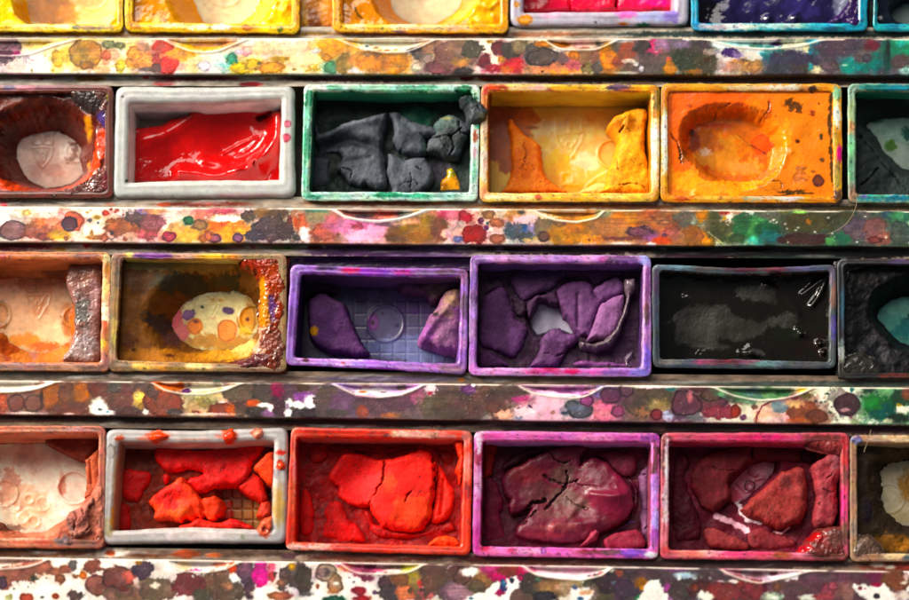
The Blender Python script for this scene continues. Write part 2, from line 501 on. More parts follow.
RAIL_Z = .45
def rail(box, label, top, bot, tongues, ops, strip, base='EFE6DC', sbase='9A8C7E', edge='F2E6D8', halo=.5, sd=1):
    xs = np.arange(-70, 985, .66)
    T = lerp_line(top, xs); B = lerp_line(bot, xs)
    T = T+.5*fbm(xs/60, xs*0, sd, 2); B = B+.5*fbm(xs/50, xs*0+3, sd, 2)
    bev = 1.8
    dist = [(-1, -1.3), (-1, -.8), (-1, -.35)]
    for a in np.linspace(0, 1, 5)[:-1]: dist.append((bev*(1-math.cos(a*math.pi/2)), -.22*(1-math.sin(a*math.pi/2))))
    rows = []
    for dd, zz in dist: rows.append((0.0, max(dd, 0), zz))
    main = np.linspace(0, 1, 66)
    for f in main: rows.append((f, None, 0.0))
    for dd, zz in dist[::-1]: rows.append((1.0, -max(dd, 0), zz))
    X = []; Y = []; Zc = []
    for f, dd, zz in rows:
        y = (T+bev)*(1-f)+(B-bev)*f if dd is None else (T+dd if f == 0 else B+dd)
        X.append(xs); Y.append(y); Zc.append(np.full(xs.shape, zz))
    ny = len(rows); nx = len(xs)
    X = np.concatenate(X); Y = np.concatenate(Y); Zc = np.concatenate(Zc)
    h = Zc+.05*fbm(X/45, Y/30, sd+1, 3)
    flat = Zc == 0
    inside = np.zeros(X.shape, bool); tl = np.full(X.shape, 99.0)
    for tg in tongues:
        tg = spline(np.array(tg, float), 6, False)
        yc = np.interp(X, tg[:, 0], tg[:, 1], left=-999, right=-999)
        d = yc-Y                                   # >0: on the tongue
        on = (yc > 0)
        dd = seg_dist(X, Y, tg)
        h += np.where(on & flat & (d > 0), -.8*sstep(0, 8, dd), 0)
        h += np.where(flat, .10*np.exp(-(dd/1.5)**2), 0)
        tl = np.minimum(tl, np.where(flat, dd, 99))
        inside |= on & (d > 0)
    col = np.tile(hexc(base), (len(X), 1)); gl = np.full(len(X), .75)
    col *= (1+.05*fbm(X/20, Y/14, sd+2, 3))[:, None]
    rs = np.random.RandomState(sd*13)
    big = [o_ for o_ in ops if o_[0] == 'b' and o_[3] > 34 and o_[4] > 17]
    stain(X, Y, col, gl, big); stain(X, Y, col, gl, halos(small(ops, big), halo))
    stain(X, Y, col, gl, small(ops, big))
    # fine rings and granules where the paint lies thick
    lum = col.mean(1); sat = sstep(.88, .7, lum)
    n = fbm(X/15+sd*3, Y/15, sd+3, 4, .55); ring = np.exp(-(n/.022)**2)
    n2 = fbm(X/7+sd, Y/7+5, sd+5, 4, .6)
    col *= (1-.14*ring*sat)[:, None]
    col *= (1+.20*n2*sat)[:, None]
    drag = fbm(X/34+.25*Y, Y/1.7, sd+2, 3, .6)*sstep(-.1, .35, fbm(X/60, Y/20, sd+9, 2)); col *= (1+.15*drag*sat)[:, None]
    scr = np.exp(-(fbm((X*.8+Y*2.5)/90+sd, (Y-X*.06)/3.5, sd+1, 2)/.010)**2)*sstep(.25, .45, fbm(X/30+9, Y/30, sd+4, 2)); col += (hexc('E8DED0')-col)*(.35*scr*sat)[:, None]
    hue = np.stack([fbm(X/18+7*i, Y/12, sd+i, 4, .6) for i in range(3)], 1)
    col *= 1+.13*hue*sat[:, None]
    # white enamel scratched bare and dusty flecks
    fl = sstep(.58, .70, fbm(X/2.6, Y/2.6, sd+6, 3, .7)); col += (hexc('E8DCCC')-col)*(.4*fl*sat)[:, None]
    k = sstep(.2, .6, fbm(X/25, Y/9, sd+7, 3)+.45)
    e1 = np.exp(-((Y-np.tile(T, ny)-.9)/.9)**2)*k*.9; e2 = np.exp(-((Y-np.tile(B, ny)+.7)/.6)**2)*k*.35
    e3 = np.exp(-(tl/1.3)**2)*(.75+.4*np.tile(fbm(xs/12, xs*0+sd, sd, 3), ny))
    ee = np.clip(e1+e2+e3, 0, 1)[:, None]; col = col*(1-ee)+hexc(edge)*ee  # pale edge lines: worn paint and bright edge reflections together put into the colour
    side = (Zc < -.3)
    col = np.where(side[:, None], hexc('6A5A4E')*(1+.5*hue), col)
    h += np.where(flat, .012*(n2+ring)*sat, 0)
    col = col*(1-.20*sstep(.80, .35, col.mean(1)))[:, None]
    gl = np.clip(gl-.25*sat+.2*n2, .1, .95)
    co = P(X, Y, RAIL_Z*MM); co[:, 2] = (RAIL_Z+h)*MM
    f = gridq(nx, ny)
    tong = inside[f].all(1)
    root = obj('rail', *_cf(f[~tong], co), MAT['enamel'], box, *_cc(f[~tong], col, gl))
    root['label'] = label
    # each sprung tongue is a piece of its own
    if tong.any():
        fx = X[f[tong]].mean(1)
        ft = f[tong]
        for tg in tongues:
            x0, x1 = tg[0][0], tg[-1][0]
            s = (fx >= x0) & (fx <= x1)
            if s.any():
                t = obj('spring_tongue', *_cf(ft[s], co-np.array(box.location)), MAT['enamel'], None, *_cc(ft[s], col, gl))
                t.parent = root
    # lower strip on both sides
    xs2 = np.arange(-70, 985, .9)
    T2 = lerp_line(top, xs2)-11; B2 = lerp_line(bot, xs2)+12
    fs = np.linspace(0, 1, 70)
    X = np.tile(xs2, len(fs)); Y = np.concatenate([T2*(1-f)+B2*f for f in fs])
    col = np.tile(hexc(sbase), (len(X), 1)); gl = np.full(len(X), .6)
    stain(X, Y, col, gl, strip)
    n = fbm(X/22, Y/5, sd+4, 4, .6); n2 = fbm(X/9+sd, Y/4, sd+5, 4, .6)
    col *= (1+.35*n+.2*n2)[:, None]
    hz = -.7+.10*fbm(X/30, Y/8, sd, 3)
    co = P(X, Y, -.7*MM); co[:, 2] = hz*MM
    o = obj('lower_strip', co, gridq(len(xs2), len(fs)), MAT['enamel'], box, col, gl)
    return root
def _cf(f, co):
    u, inv = np.unique(f, return_inverse=True)
    return co[u], inv.reshape(f.shape)
def _cc(f, col, gl):
    u = np.unique(f); return col[u], gl[u]

def hline(segs):
    """strip stains: (x0, x1, y, half height, colour) in photograph pixels"""
    out = []
    for x0, x1, y, hh, c in segs:
        _seed[0] += 1
        out.append(('b', (x0+x1)/2, y, (x1-x0)/2, hh, hexc(c), .15, .22, .95, 0, None, .9, _seed[0]))
    return out

def small(ops, big):
    k = {id(o) for o in big}
    return [o for o in ops if id(o) not in k]
def build_box():
    box = empty('paint_box', (0, 0, -9*MM))
    box['label'] = 'white enamelled paint box frame whose long rails are splattered with every colour'; box['category'] = 'paint box'
    # tray floor under the pans
    xs = np.arange(-140, 1060, 4.0); ys = np.arange(-170, 720, 4.0)
    GX, GY = np.meshgrid(xs, ys); X = GX.ravel(); Y = GY.ravel()
    col = np.tile(hexc('2E241E'), (len(X), 1)); gl = np.full(len(X), .5)
    Z(0, 0, 1)
    stain(X, Y, col, gl, [b(60, 10, 90, 40, 'B87A18'), b(315, 10, 22, 60, 'B06A14', r=.1), b(300, 15, 10, 40, 'E0A050'), b(520, 20, 20, 40, '5A5A60'),
                          b(300, 140, 30, 60, 'A89080'), b(420, 258, 130, 30, '3A2A48'), b(700, 250, 60, 30, '2A1A28'), b(860, 260, 80, 60, '101612'),
                          b(320, 560, 90, 10, '5A2018'), b(150, 560, 120, 10, '5A4030')])
    co = P(X, Y, -9*MM)
    obj('tray', co, gridq(len(xs), len(ys)), MAT['tray'], box, col, gl)

    # ---- first rail
    o = []
    Z(0, 28)
    o += [b(200,85,70,24,'F5B82E',.1,.4), b(300,100,200,35,'F3D9A8',0,.4,.6), b(20,130,88,85,'8E5068',.6), b(22,150,48,48,'5F3A4C',.4), b(92,138,20,14,'C2307A'),
          b(90,215,45,35,'E9C4B8',.1,.4,.8), b(330,170,36,50,'EDB62A',.3), b(390,150,45,40,'F3C04A',.1), b(490,145,92,78,'C98A12',.4,.12), b(490,212,45,28,'B07A18',.3),
          b(620,92,42,25,'8F8A5A',.5), b(680,100,38,20,'9C8C50',.4), b(640,150,40,30,'EEB48A',.1), b(602,155,33,30,'F07A4A'), b(685,215,28,36,'F6D020'),
          b(760,160,44,60,'F79A0C'), b(735,195,24,30,'F79A0C'), b(815,110,35,35,'C0835A',.1), b(840,190,65,50,'F09048'), b(840,237,50,13,'8C6A5A'), b(530,60,260,14,'F2C878',0,.4,.6),
          b(180,240,6,8,'A0A030'), b(300,240,10,8,'E8C030')]
    Z(150, 28)
    o += [b(75,108,62,38,'F0492A',.2,.12), b(105,212,62,58,'EE3B28',.25,.12), b(40,185,28,40,'D8402A'), b(35,228,28,26,'7A4A42'),
          b(180,150,85,30,'F5A820',.1,.4), b(300,90,135,32,'F2B040',0,.4), b(430,88,70,28,'C9A060',0,.4), b(240,215,65,36,'EEC890',0,.5,.8), b(310,215,40,30,'E8DDE8'), b(420,210,60,18,'BFD8D4',0),
          b(465,180,40,44,'1F9A72',.35), b(430,215,35,14,'7FC0B0',0,.5), b(520,225,62,36,'F2C010'), b(585,205,48,36,'EFC020'), b(690,222,80,36,'F0A420'), b(550,130,35,30,'E9A6A6'), b(505,135,25,15,'E8D8E8'),
          b(650,120,60,35,'D9B080',0,.4), b(740,125,120,28,'DDBE90',0,.5,.8), b(745,175,60,18,'C9992E',.1,.5), b(850,215,75,38,'EFD9A0',0,.6,.7), b(820,235,12,8,'E8B030'), b(870,215,10,8,'E0A828'), b(890,240,14,8,'E8B030'), b(640,110,260,14,'F0D9B0',0,.4,.5),
          b(620,200,14,10,'A08820'), b(600,232,16,8,'B09020')]
    Z(300, 28)
    o += [b(480,95,240,38,'F6E7CC',0,.1), b(60,180,60,60,'EFD0A0',0,.6,.8), b(190,110,105,55,'F2A00E',.1), b(150,170,34,25,'E09010',.3), b(90,130,25,18,'FAF0E0'), b(80,230,30,20,'E8B048',.1,.6),
          b(290,110,60,45,'E8A850',0,.4), b(180,225,42,38,'4E9068',.3), b(255,200,50,62,'B08A38',.15), b(330,180,55,42,'E89048',.1), b(335,242,60,18,'D8D4DC',0), b(420,190,110,60,'E38A28',.1), b(530,200,110,60,'E08820',.1),
          b(420,146,70,16,'9C6A40',0,.5), b(560,150,60,10,'B07840',0,.5), b(690,140,62,42,'6A5A55'), b(760,110,90,45,'A87A62',.1), b(850,130,70,50,'9A6E5C',.1), b(660,222,35,30,'D9C0B0'), b(740,180,55,35,'B09890'), b(760,170,25,18,'D0BCA8'),
          b(812,178,33,24,'5A4068'), b(785,225,80,38,'8A4E58'), b(865,230,50,30,'7A5050'), b(890,195,30,20,'C07A4A'), b(650,120,40,20,'50484A',.1,.5),
          b(380,97,12,9,'3F6FA8'), b(430,105,24,10,'F2C080'), b(495,122,16,8,'E0583A'), b(545,118,12,8,'D8A030'), b(312,75,8,5,'50A080'), b(400,85,10,5,'E8B080')]
    Z(450, 28)
    o += [b(20,150,115,92,'8A5E58'), b(60,110,80,50,'96705A',.1), b(215,100,40,42,'F2E8D2',0), b(130,125,60,52,'5A5242',.3), b(60,195,55,22,'D09050',.1,.5), b(75,245,58,20,'3A3232'), b(205,190,44,44,'7E2E38'),
          b(255,182,24,50,'F2E8D2',0), b(225,75,20,12,'F0B040'), b(283,112,46,44,'7A2E36'), b(290,178,22,18,'F0A030'), b(345,130,54,54,'4A4038',.4), b(400,105,55,45,'94785A'), b(480,140,60,50,'5C4E48'),
          b(250,228,45,24,'D82040'), b(370,215,66,45,'D83038',.1,.3), b(320,235,40,18,'E07030',.1,.5), b(470,236,64,24,'E89068',.1,.4), b(640,240,125,22,'F0A048',0,.4), b(600,215,80,30,'E08858',0,.5),
          b(545,90,62,18,'F08A20'), b(620,85,70,25,'D07830'), b(760,88,75,26,'F2C0B0',.1), b(870,90,40,20,'8A7A80'), b(530,165,98,58,'5E4B48',.55,.15), b(620,124,32,10,'F4F0EC'),
          b(700,205,50,38,'D86A6A',.1,.3), b(640,172,30,30,'7A5A5A',.1), b(770,160,50,50,'A06A50',.1), b(705,155,34,28,'F28A10'), b(840,170,48,58,'8A5A4A',.1), b(780,228,38,30,'9A8A50'), b(840,225,38,30,'6A5A50'), b(890,150,32,75,'F0820E'), b(850,200,25,16,'7A7868'),
          b(525,246,8,6,'402020',0), b(640,205,10,6,'602020'), b(760,215,8,8,'703020')]
    Z(600, 28)
    o += [b(200,160,250,110,'6A5850',0), b(50,180,46,76,'F08A18',.2), b(100,105,40,30,'6A5A55',.1), b(155,130,52,60,'A8503E',.1), b(100,192,40,28,'B05040',.1), b(290,108,46,46,'E84878',.3,.3), b(275,108,19,24,'2A2440'), b(300,135,38,20,'E85080',.1,.5), b(322,120,12,20,'F4A0B8'),
          b(230,110,40,45,'3E3432',.1,.4), b(270,185,52,48,'5A4A48',.1), b(350,95,50,30,'A07090',.1,.5), b(300,237,70,28,'6E6258',.1), b(340,190,50,40,'6A5A58',.1), b(500,170,92,80,'2F3A28',.1), b(600,200,80,62,'4A4630',.1), b(560,110,90,40,'4A443C',.1), b(470,95,50,24,'8A7290',.1,.5), b(600,95,50,20,'5A4A50'), b(620,138,30,18,'B09A88',.1,.5), b(530,245,50,14,'A06A30',.1,.5), b(610,180,20,14,'5A3A20'),
          b(390,180,14,20,'F06A60'), b(400,232,34,42,'EE9018'), b(160,188,36,12,'F4D8D8'), b(205,203,15,12,'F0E8E8'), b(235,230,14,16,'F0F0F0'), b(150,255,60,8,'F0E8DC'), b(120,70,60,10,'C0C0D0'),
          b(720,150,70,80,'CFCBC4',0), b(840,130,100,60,'D4CEC2',0), b(700,90,70,25,'DDE8EC',0), b(810,85,120,20,'9CCAD0',0,.4), b(720,212,60,30,'B8A49A',.1,.4), b(820,205,82,34,'C88A50',.1), b(850,185,50,12,'6A5030',0,.5), b(760,225,60,18,'C09078',0,.5), b(740,140,52,27,'4A2A78',.2), b(780,152,30,20,'8070A0',0,.5), b(895,95,25,20,'1F8F70')]
    Z(749, 28)
    o += [b(450,160,480,110,'4E4A55',0), b(30,150,52,50,'D8CCC0',0), b(80,105,100,34,'CFE0E0',0,.4,.9), b(50,95,40,16,'3FAFA0',.1,.5), b(20,98,20,14,'60B090'), b(160,85,35,14,'5A3A78'), b(30,216,48,36,'C0865A',.2), b(160,150,90,48,'1F8F8F',.1,.4), b(130,130,40,20,'60B0A8',0,.5), b(260,100,75,40,'C8D0B0',.1,.4), b(370,105,62,44,'2FA8C0',.1,.4), b(320,120,20,30,'D8D8A8',.1,.5),
          b(250,190,155,58,'3F3850',.1), b(300,225,90,24,'4A4440',.1,.4), b(180,230,60,24,'3A4048',.1), b(385,240,38,22,'E0D4B0',.1,.4), b(350,220,14,22,'3A9AA0',.1,.4), b(520,110,155,60,'564654',.1), b(460,215,58,40,'6A5A60'), b(700,100,40,38,'6A2A38',.1,.4), b(600,215,82,36,'22908F',.1,.4), b(690,195,72,48,'1A7A70',.1,.4), b(645,165,50,36,'6A5A60',.1), b(670,170,30,26,'504858'), b(545,210,14,6,'D0F0E8'),
          b(820,120,72,60,'1F8A60',.1), b(880,90,42,28,'3FBFA0',.1), b(860,190,62,50,'5A4A48',.1), b(785,160,22,85,'1A4A40',.1), b(895,245,42,20,'9CCABA',0), b(900,120,30,30,'2A9A6A',.1), b(790,110,10,60,'102A28',0,.4)]
    s = hline([(-60, 130, 78, 5, 'C8BCB0'), (75, 105, 78.5, 3.2, '9A6A10'), (-60, 30, 77, 2.5, 'A08878'), (157, 240, 78.0, 3.3, '6A1818'), (153, 175, 83.5, 2.6, 'B82820'), (240, 262, 84, 2.5, 'A01818'), (279, 450, 78.2, 4, '4A2028'), (355, 447, 78, 3.6, '43291F'), (460, 475, 78, 3, '701818'), (478, 495, 78, 3, 'A04810'), (494, 640, 79, 4.5, '4A2A18'), (600, 1000, 79, 6, '33221A'), (620, 660, 83, 2, '8A7868'), (20, 60, 78, 1.6, '8A6050'), (38, 44, 79, 1.6, '602018'), (143, 149, 77, 2, 'C03020'), (-60, 340, 33.5, 3, '8A5A18'), (340, 600, 34, 3, '9A6040'), (600, 1000, 34, 3.5, '22302E'), (60, 140, 34, 2.2, 'C88A20'), (265, 271, 79, 2, 'A08040')])
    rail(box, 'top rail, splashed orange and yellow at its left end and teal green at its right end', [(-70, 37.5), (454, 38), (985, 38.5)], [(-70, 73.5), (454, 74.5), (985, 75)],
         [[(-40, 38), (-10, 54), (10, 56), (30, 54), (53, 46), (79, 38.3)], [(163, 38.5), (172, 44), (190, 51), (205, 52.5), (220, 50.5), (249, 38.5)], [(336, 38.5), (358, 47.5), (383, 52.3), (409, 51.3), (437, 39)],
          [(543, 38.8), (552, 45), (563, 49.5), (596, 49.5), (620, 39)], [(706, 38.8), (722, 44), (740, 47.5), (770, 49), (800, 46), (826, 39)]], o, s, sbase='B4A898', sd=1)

    # ---- second rail
    o = []
    Z(0, 196)
    o += [b(75,195,88,56,'8C5A5E',.6,.08), b(220,192,98,55,'A85A48',.3), b(230,150,55,24,'E07A4A',.1,.4), b(260,230,62,24,'9A4E48',.3), b(310,150,50,30,'E89878',.1,.4), b(370,90,40,20,'F0A0A0',.1), b(415,140,58,56,'E86A50',.4,.12), b(345,190,55,50,'E9825A',.15), b(335,222,60,28,'F0A020',.1), b(375,240,14,14,'C87A50',.4), b(395,157,48,42,'5E3A48',.6,.08),
          b(150,95,28,18,'EDBE80',.2), b(600,95,20,20,'E04A30'), b(630,75,10,8,'A03030'), b(665,80,15,12,'E07A60'), b(655,92,8,5,'C03030'), b(550,122,20,12,'D8A030'), b(510,137,14,12,'5A5A60'), b(557,153,6,6,'304080'), b(495,92,10,8,'E8B070'), b(700,105,5,5,'C04040'), b(515,80,6,4,'D08060'), b(280,97,8,5,'C0C0C0'),
          b(640,190,52,60,'DAB8A4',.55), b(700,172,112,54,'B0603A',.3), b(850,160,62,70,'8E5048',.2), b(775,130,72,48,'5A443E',.2,.3), b(820,85,36,20,'9A80B0',.2), b(840,85,9,9,'304080'), b(635,210,11,11,'404048'), b(545,235,60,13,'D08040',.3), b(595,238,24,24,'C87048',.4), b(520,215,12,24,'E8A860'), b(710,242,15,17,'D07050',.4), b(800,215,32,20,'E87070',.2,.4), b(860,225,42,24,'C05A60',.2,.5), b(740,222,40,16,'E8B090',.1,.4)]
    Z(150, 196)
    o += [b(10,150,62,52,'A0585A'), b(60,150,28,28,'B8646A',.3), b(30,85,72,17,'F0A070',.1,.4), b(110,180,40,20,'F4ECE4',0), b(200,220,115,46,'F0B050',.1), b(150,190,40,38,'EDA860',.1,.4), b(200,95,50,18,'E8B0A8',.1,.5), b(300,100,62,40,'D87A70',.1,.3), b(400,85,82,20,'D85A68',.1,.3), b(430,180,132,55,'EE8A28',.15), b(400,172,62,40,'EE6A30',.1,.4), b(470,217,120,44,'F0A030',.1),
          b(110,230,41,34,'C04058',.5,.1), b(280,165,45,34,'B87858',.4,.15), b(220,138,30,28,'2A6A4A',.4,.1), b(300,240,30,24,'E07838'), b(440,130,100,16,'F4ECE4',0,.5), b(365,240,45,27,'9A5468',.6,.06), b(500,238,32,28,'8A5478',.6,.08), b(560,110,46,34,'5E4A3C',.3), b(640,95,60,28,'94602E',.1,.4), b(720,100,70,28,'6A4632',.1,.4), b(690,180,112,75,'5A4448',.4), b(600,225,70,34,'4E3E50',.2), b(770,200,50,48,'564048',.2),
          b(565,120,26,20,'786048',.5), b(845,150,34,32,'E8603A',.15,.3), b(835,235,25,20,'4A4440',.3), b(795,140,16,26,'8A4048',.3), b(895,230,18,50,'E0C8D0',0), b(315,122,8,8,'FFF0E8'), b(330,225,26,30,'D87050',.4)]
    Z(300, 196)
    o += [b(450,170,470,100,'B87860',0), b(15,150,30,60,'E87050',.2), b(20,215,24,38,'F0E8EC',0), b(100,120,72,50,'A08A70',.1), b(90,84,72,10,'5A8A78',0,.5), b(140,210,92,52,'C26050',.3), b(180,150,50,50,'D0707A',.1), b(320,170,172,48,'DC78A8',.1), b(330,177,40,24,'C04860',.1,.4), b(385,217,112,40,'F0B4D8',.1,.3), b(450,195,52,40,'EFA0CC',.1), b(310,235,50,25,'E8B8D8',.1,.4),
          b(320,92,120,26,'A06058',0), b(480,95,62,14,'E0604A',.1,.5), b(560,95,20,11,'E84A7A'), b(600,98,50,24,'6E6E68',.1), b(690,80,42,10,'F0A030'), b(360,110,50,12,'5A4A50',.1), 
          b(500,160,75,14,'8A5A78',.1), b(650,150,125,24,'DC9A80',.1,.3), b(560,222,75,46,'7A4A38',.1), b(690,210,120,48,'A8702C',.1), b(650,182,80,18,'B08038',.1,.4), b(720,140,40,30,'A8783A',.1), b(790,185,52,68,'8A4A38',.1), b(850,105,62,28,'E0506A',.1,.3), b(820,215,18,24,'F0C0A0',.1), b(870,222,40,32,'D0A8A8',.2,.4), b(895,245,20,18,'5060A0'),
          st([(190,78),(260,122),(350,138),(450,144),(560,132),(640,110),(740,74)], 17, 'DAD2E2', .9, .5)]  # last stroke: the tongue's edge highlight painted as a pale line
    Z(450, 196)
    o += [b(200,160,270,100,'F0DCD4',0,.1), b(20,105,42,32,'F08090',.1), b(50,205,52,42,'D8A898',.2), b(50,242,34,18,'7A8AC0'), b(90,125,44,40,'D03040',.3), b(140,215,68,54,'B02028',.3), b(175,140,18,20,'8A3068',.3), b(205,180,15,13,'8A2878',.3), b(220,105,40,28,'B07050',.2), b(265,155,44,28,'D08060',.3), b(270,240,48,30,'C06A50',.35), b(215,155,8,8,'208070'), b(60,160,30,20,'E8B0B0',.2),
          b(650,160,160,110,'C98038',0,.15), b(400,200,82,52,'59606A',.2,.35), b(340,195,25,44,'4A6068',.1,.4), b(430,190,24,38,'2A60A8',.1,.4), b(470,192,36,38,'9A8AC0',.1,.5), b(370,110,62,34,'C8834A',.1), b(405,93,20,11,'5A4A44'), b(440,132,80,28,'E0C0C8',0,.5), b(540,180,62,70,'7A6858',.1,.3), b(533,230,38,31,'6A4E4A',.6,.06), b(450,242,50,14,'C0A060',0,.5), b(420,225,60,20,'50585A',.1,.5),
          b(680,98,150,34,'D8904A',0,.2), b(720,210,165,60,'C98038',.1), b(770,240,125,22,'EE9420',0,.4), b(620,152,40,24,'9A6A4A',.2), b(850,170,82,50,'A8704A',.1,.4), b(870,105,36,17,'88A070',.2), b(690,230,60,20,'D88C30',0,.5), b(790,248,6,6,'6A3010'), b(560,115,60,12,'F0D0A8',0,.5),
          st([(470,96),(540,118),(600,136),(720,148),(830,126),(872,98)], 10, 'F4D8B0', .8, .7)]  # pale stroke paints the highlight on this tongue's edge
    Z(600, 196)
    o += [b(300,170,320,110,'B87040',0,.1), b(20,100,42,26,'9AA070',.1), b(150,140,112,56,'DE8830',.1), b(70,190,82,70,'C07A48',.1), b(290,130,92,60,'C87240',.1), b(350,110,82,34,'B46A48',.1), b(420,160,60,50,'A85A40',.15), b(370,150,50,20,'C88060',.4), b(230,205,82,34,'855064',.5,.15), b(130,240,122,11,'8A4A40',.1,.4), b(290,235,42,22,'9A6090',.1), b(400,210,46,24,'D07060',.2,.3), b(365,225,15,15,'7A5060'), b(350,252,52,24,'EE5A28',.1), b(290,272,25,10,'F0E8F0',0), b(120,270,60,8,'E8D8D0',0),
          b(500,130,72,50,'6E665C',.1,.4), b(560,150,42,48,'8A8070',.1,.4), b(535,150,16,24,'C0B8A8',.1,.5), b(590,110,45,34,'DE8A28',.15), b(600,240,52,34,'DE9018',.1), b(530,222,52,55,'B06A38',.15,.3), b(650,130,42,50,'5A6038',.1), b(640,180,40,40,'6A6040',.1,.4), b(700,200,84,70,'4A5030',.1), b(740,125,40,28,'E8E0D0',.1,.4), b(705,95,30,11,'F05040'), b(708,125,12,14,'F0C040'), b(810,125,26,15,'E88A90',.1,.4), b(780,90,40,14,'D0A080',.1,.5),
          b(820,190,84,80,'2E6A40',.1), b(745,235,32,24,'8A8A50',.1,.4), b(850,257,36,18,'A8D0A0',.1), b(890,140,22,20,'70C070',.1,.4), b(895,235,30,40,'1F8070',.1), b(780,240,60,24,'3A5030',.1),
          st([(615,205),(660,240),(705,278)], 9, 'D0C080', .7), st([(435,140),(415,158),(440,178)], 4, '5A3028', .7)]
    Z(749, 196)
    o += [b(450,170,480,110,'2E4A38',0,.1), b(60,140,52,20,'50B060',.1,.5), b(20,200,32,48,'4AA058',.1,.4), b(30,250,42,28,'4FB0A0',.1,.4), b(110,100,62,28,'6A6A58',.1,.4), b(100,190,70,40,'1F5A38',.1), b(120,232,62,40,'2A7A78',.1,.4), b(350,150,155,60,'4E4A2A',.1), b(310,245,155,34,'4A2A2A',.15), b(340,145,15,14,'E08A20'), b(290,90,40,9,'90E070',0,.4), b(200,90,30,12,'70803A',.1), b(470,255,30,28,'60B060',.1,.5), b(540,235,52,30,'2F7A58',.1,.4), b(500,120,90,40,'44442E',.1), b(550,160,40,40,'4A5038',.1),
          b(620,185,76,60,'6A5866',.2), b(710,180,72,64,'8A5E5A',.3), b(760,235,55,38,'9A665C',.2), b(715,250,45,24,'7A4040',.4), b(790,105,36,24,'4A6A78',.3), b(850,115,50,28,'4FA070',.1), b(870,200,62,60,'4A5A54',.3), b(840,215,40,40,'5A6A60',.3), b(895,110,20,40,'3A7A60',.1)]
    for x, y in [(120,145),(140,135),(155,150),(205,160),(215,185),(265,195),(280,180),(375,205),(222,262),(450,125),(660,115),(780,235),(470,215),(615,262)]: o.append(b(x, y, 7, 5, 'E0E4D0', 0, .5, .8))
    s = hline([(-60, 55, 247, 4, '7A1C28'), (50, 62, 249, 2.5, 'B09070'), (70, 100, 247, 4, 'D0C0B0'), (83, 91, 245, 3, 'C01818'), (98, 150, 247, 3.5, '6A4430'), (150, 230, 248, 4, '4A2C20'), (55, 66, 249.5, 2, '9A7020'), (270, 295, 248, 3, '6A7A48'), (250, 256, 247, 2, '9A4848'), (232, 245, 246.5, 1.6, '8A4030'), (300, 470, 251, 7, '54305E'), (308, 322, 247, 3, '401018'), (335, 420, 247, 3.5, '3A1A38'), (452, 467, 249.5, 2.2, 'A88AA0'), (470, 660, 249, 6, '2E1622'), (495, 503, 249, 3, '8A7090'), (380, 470, 256, 3, '7A5A8A'), (650, 1000, 251, 8, '140F0E'), (740, 850, 258, 3, '2E3A34'), (655, 730, 258, 5, '36202C'), (800, 830, 256, 1.3, '9A9A98'), (305, 450, 203, 3, '7A3E1C'), (430, 445, 202, 2, 'D88020'), (-60, 60, 203, 2.5, '7A6A58'), (60, 85, 203, 2.2, 'F0E0D0'), (0, 8, 204, 3, 'C02838'), (105, 115, 204, 2, 'D07030'), (157, 250, 204, 2.5, '7A2E20'), (158, 170, 204.5, 2, 'D05028'), (470, 640, 206, 3, '8A4A1C'), (680, 705, 207, 2, 'D8C8A8'), (600, 680, 207, 2.5, '6A3818'), (710, 1000, 208, 2.5, '3A3018'), (790, 805, 211, 2, 'A0A070')])
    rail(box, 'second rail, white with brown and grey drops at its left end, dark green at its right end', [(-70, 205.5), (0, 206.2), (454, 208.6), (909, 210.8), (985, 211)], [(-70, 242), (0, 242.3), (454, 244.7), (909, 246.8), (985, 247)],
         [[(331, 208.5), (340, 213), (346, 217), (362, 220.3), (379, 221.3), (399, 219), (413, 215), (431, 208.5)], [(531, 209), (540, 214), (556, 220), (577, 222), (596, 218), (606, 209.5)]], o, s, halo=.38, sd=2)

    # ---- third rail
    o = []
    Z(0, 370)
    o += [b(450,160,470,110,'7A4A3C',0,.1), b(15,180,32,62,'C05A3C',.3), b(90,190,52,56,'8A5048',.55,.1), b(190,190,60,52,'8A564A',.5,.1), b(300,150,62,82,'B06030',.2), b(380,140,52,72,'7E4A3A',.2), b(465,130,50,66,'B0602E',.2), b(400,222,150,34,'7A4438',.1), b(560,110,62,50,'6E3A34',.15), b(690,160,82,90,'774640',.15), b(650,100,40,32,'5A5048',.1,.4), b(720,235,92,24,'5A3834',.1), b(890,180,42,82,'A84838',.2), b(820,105,62,44,'64483C',.2),
          b(565,215,54,47,'F0F2EC',.1,.22), b(620,242,34,18,'F0F2EC',0,.3), b(570,225,13,9,'70808A'), b(610,238,10,6,'50A0B0'), b(790,160,30,44,'E8C060',.1), b(778,140,14,20,'F4E080'), b(800,205,16,18,'E8A840'), b(830,235,20,22,'F0F0E8',0), b(832,180,18,26,'E05020',.1), b(880,70,30,14,'F06030',.1,.5), b(150,247,110,7,'E8C8C0',0,.4), b(390,250,30,6,'F0D0C0',0), b(235,160,10,50,'402820',0,.3),
          pl([(-60,60),(-60,128),(60,126),(130,121),(180,112),(240,98),(290,80),(335,62)], 'F2E4DA',0,1), b(220,77,44,16,'D8B8A0',.2,.4), b(60,90,60,20,'E4D0C4',.1,.5)]
    Z(150, 370)
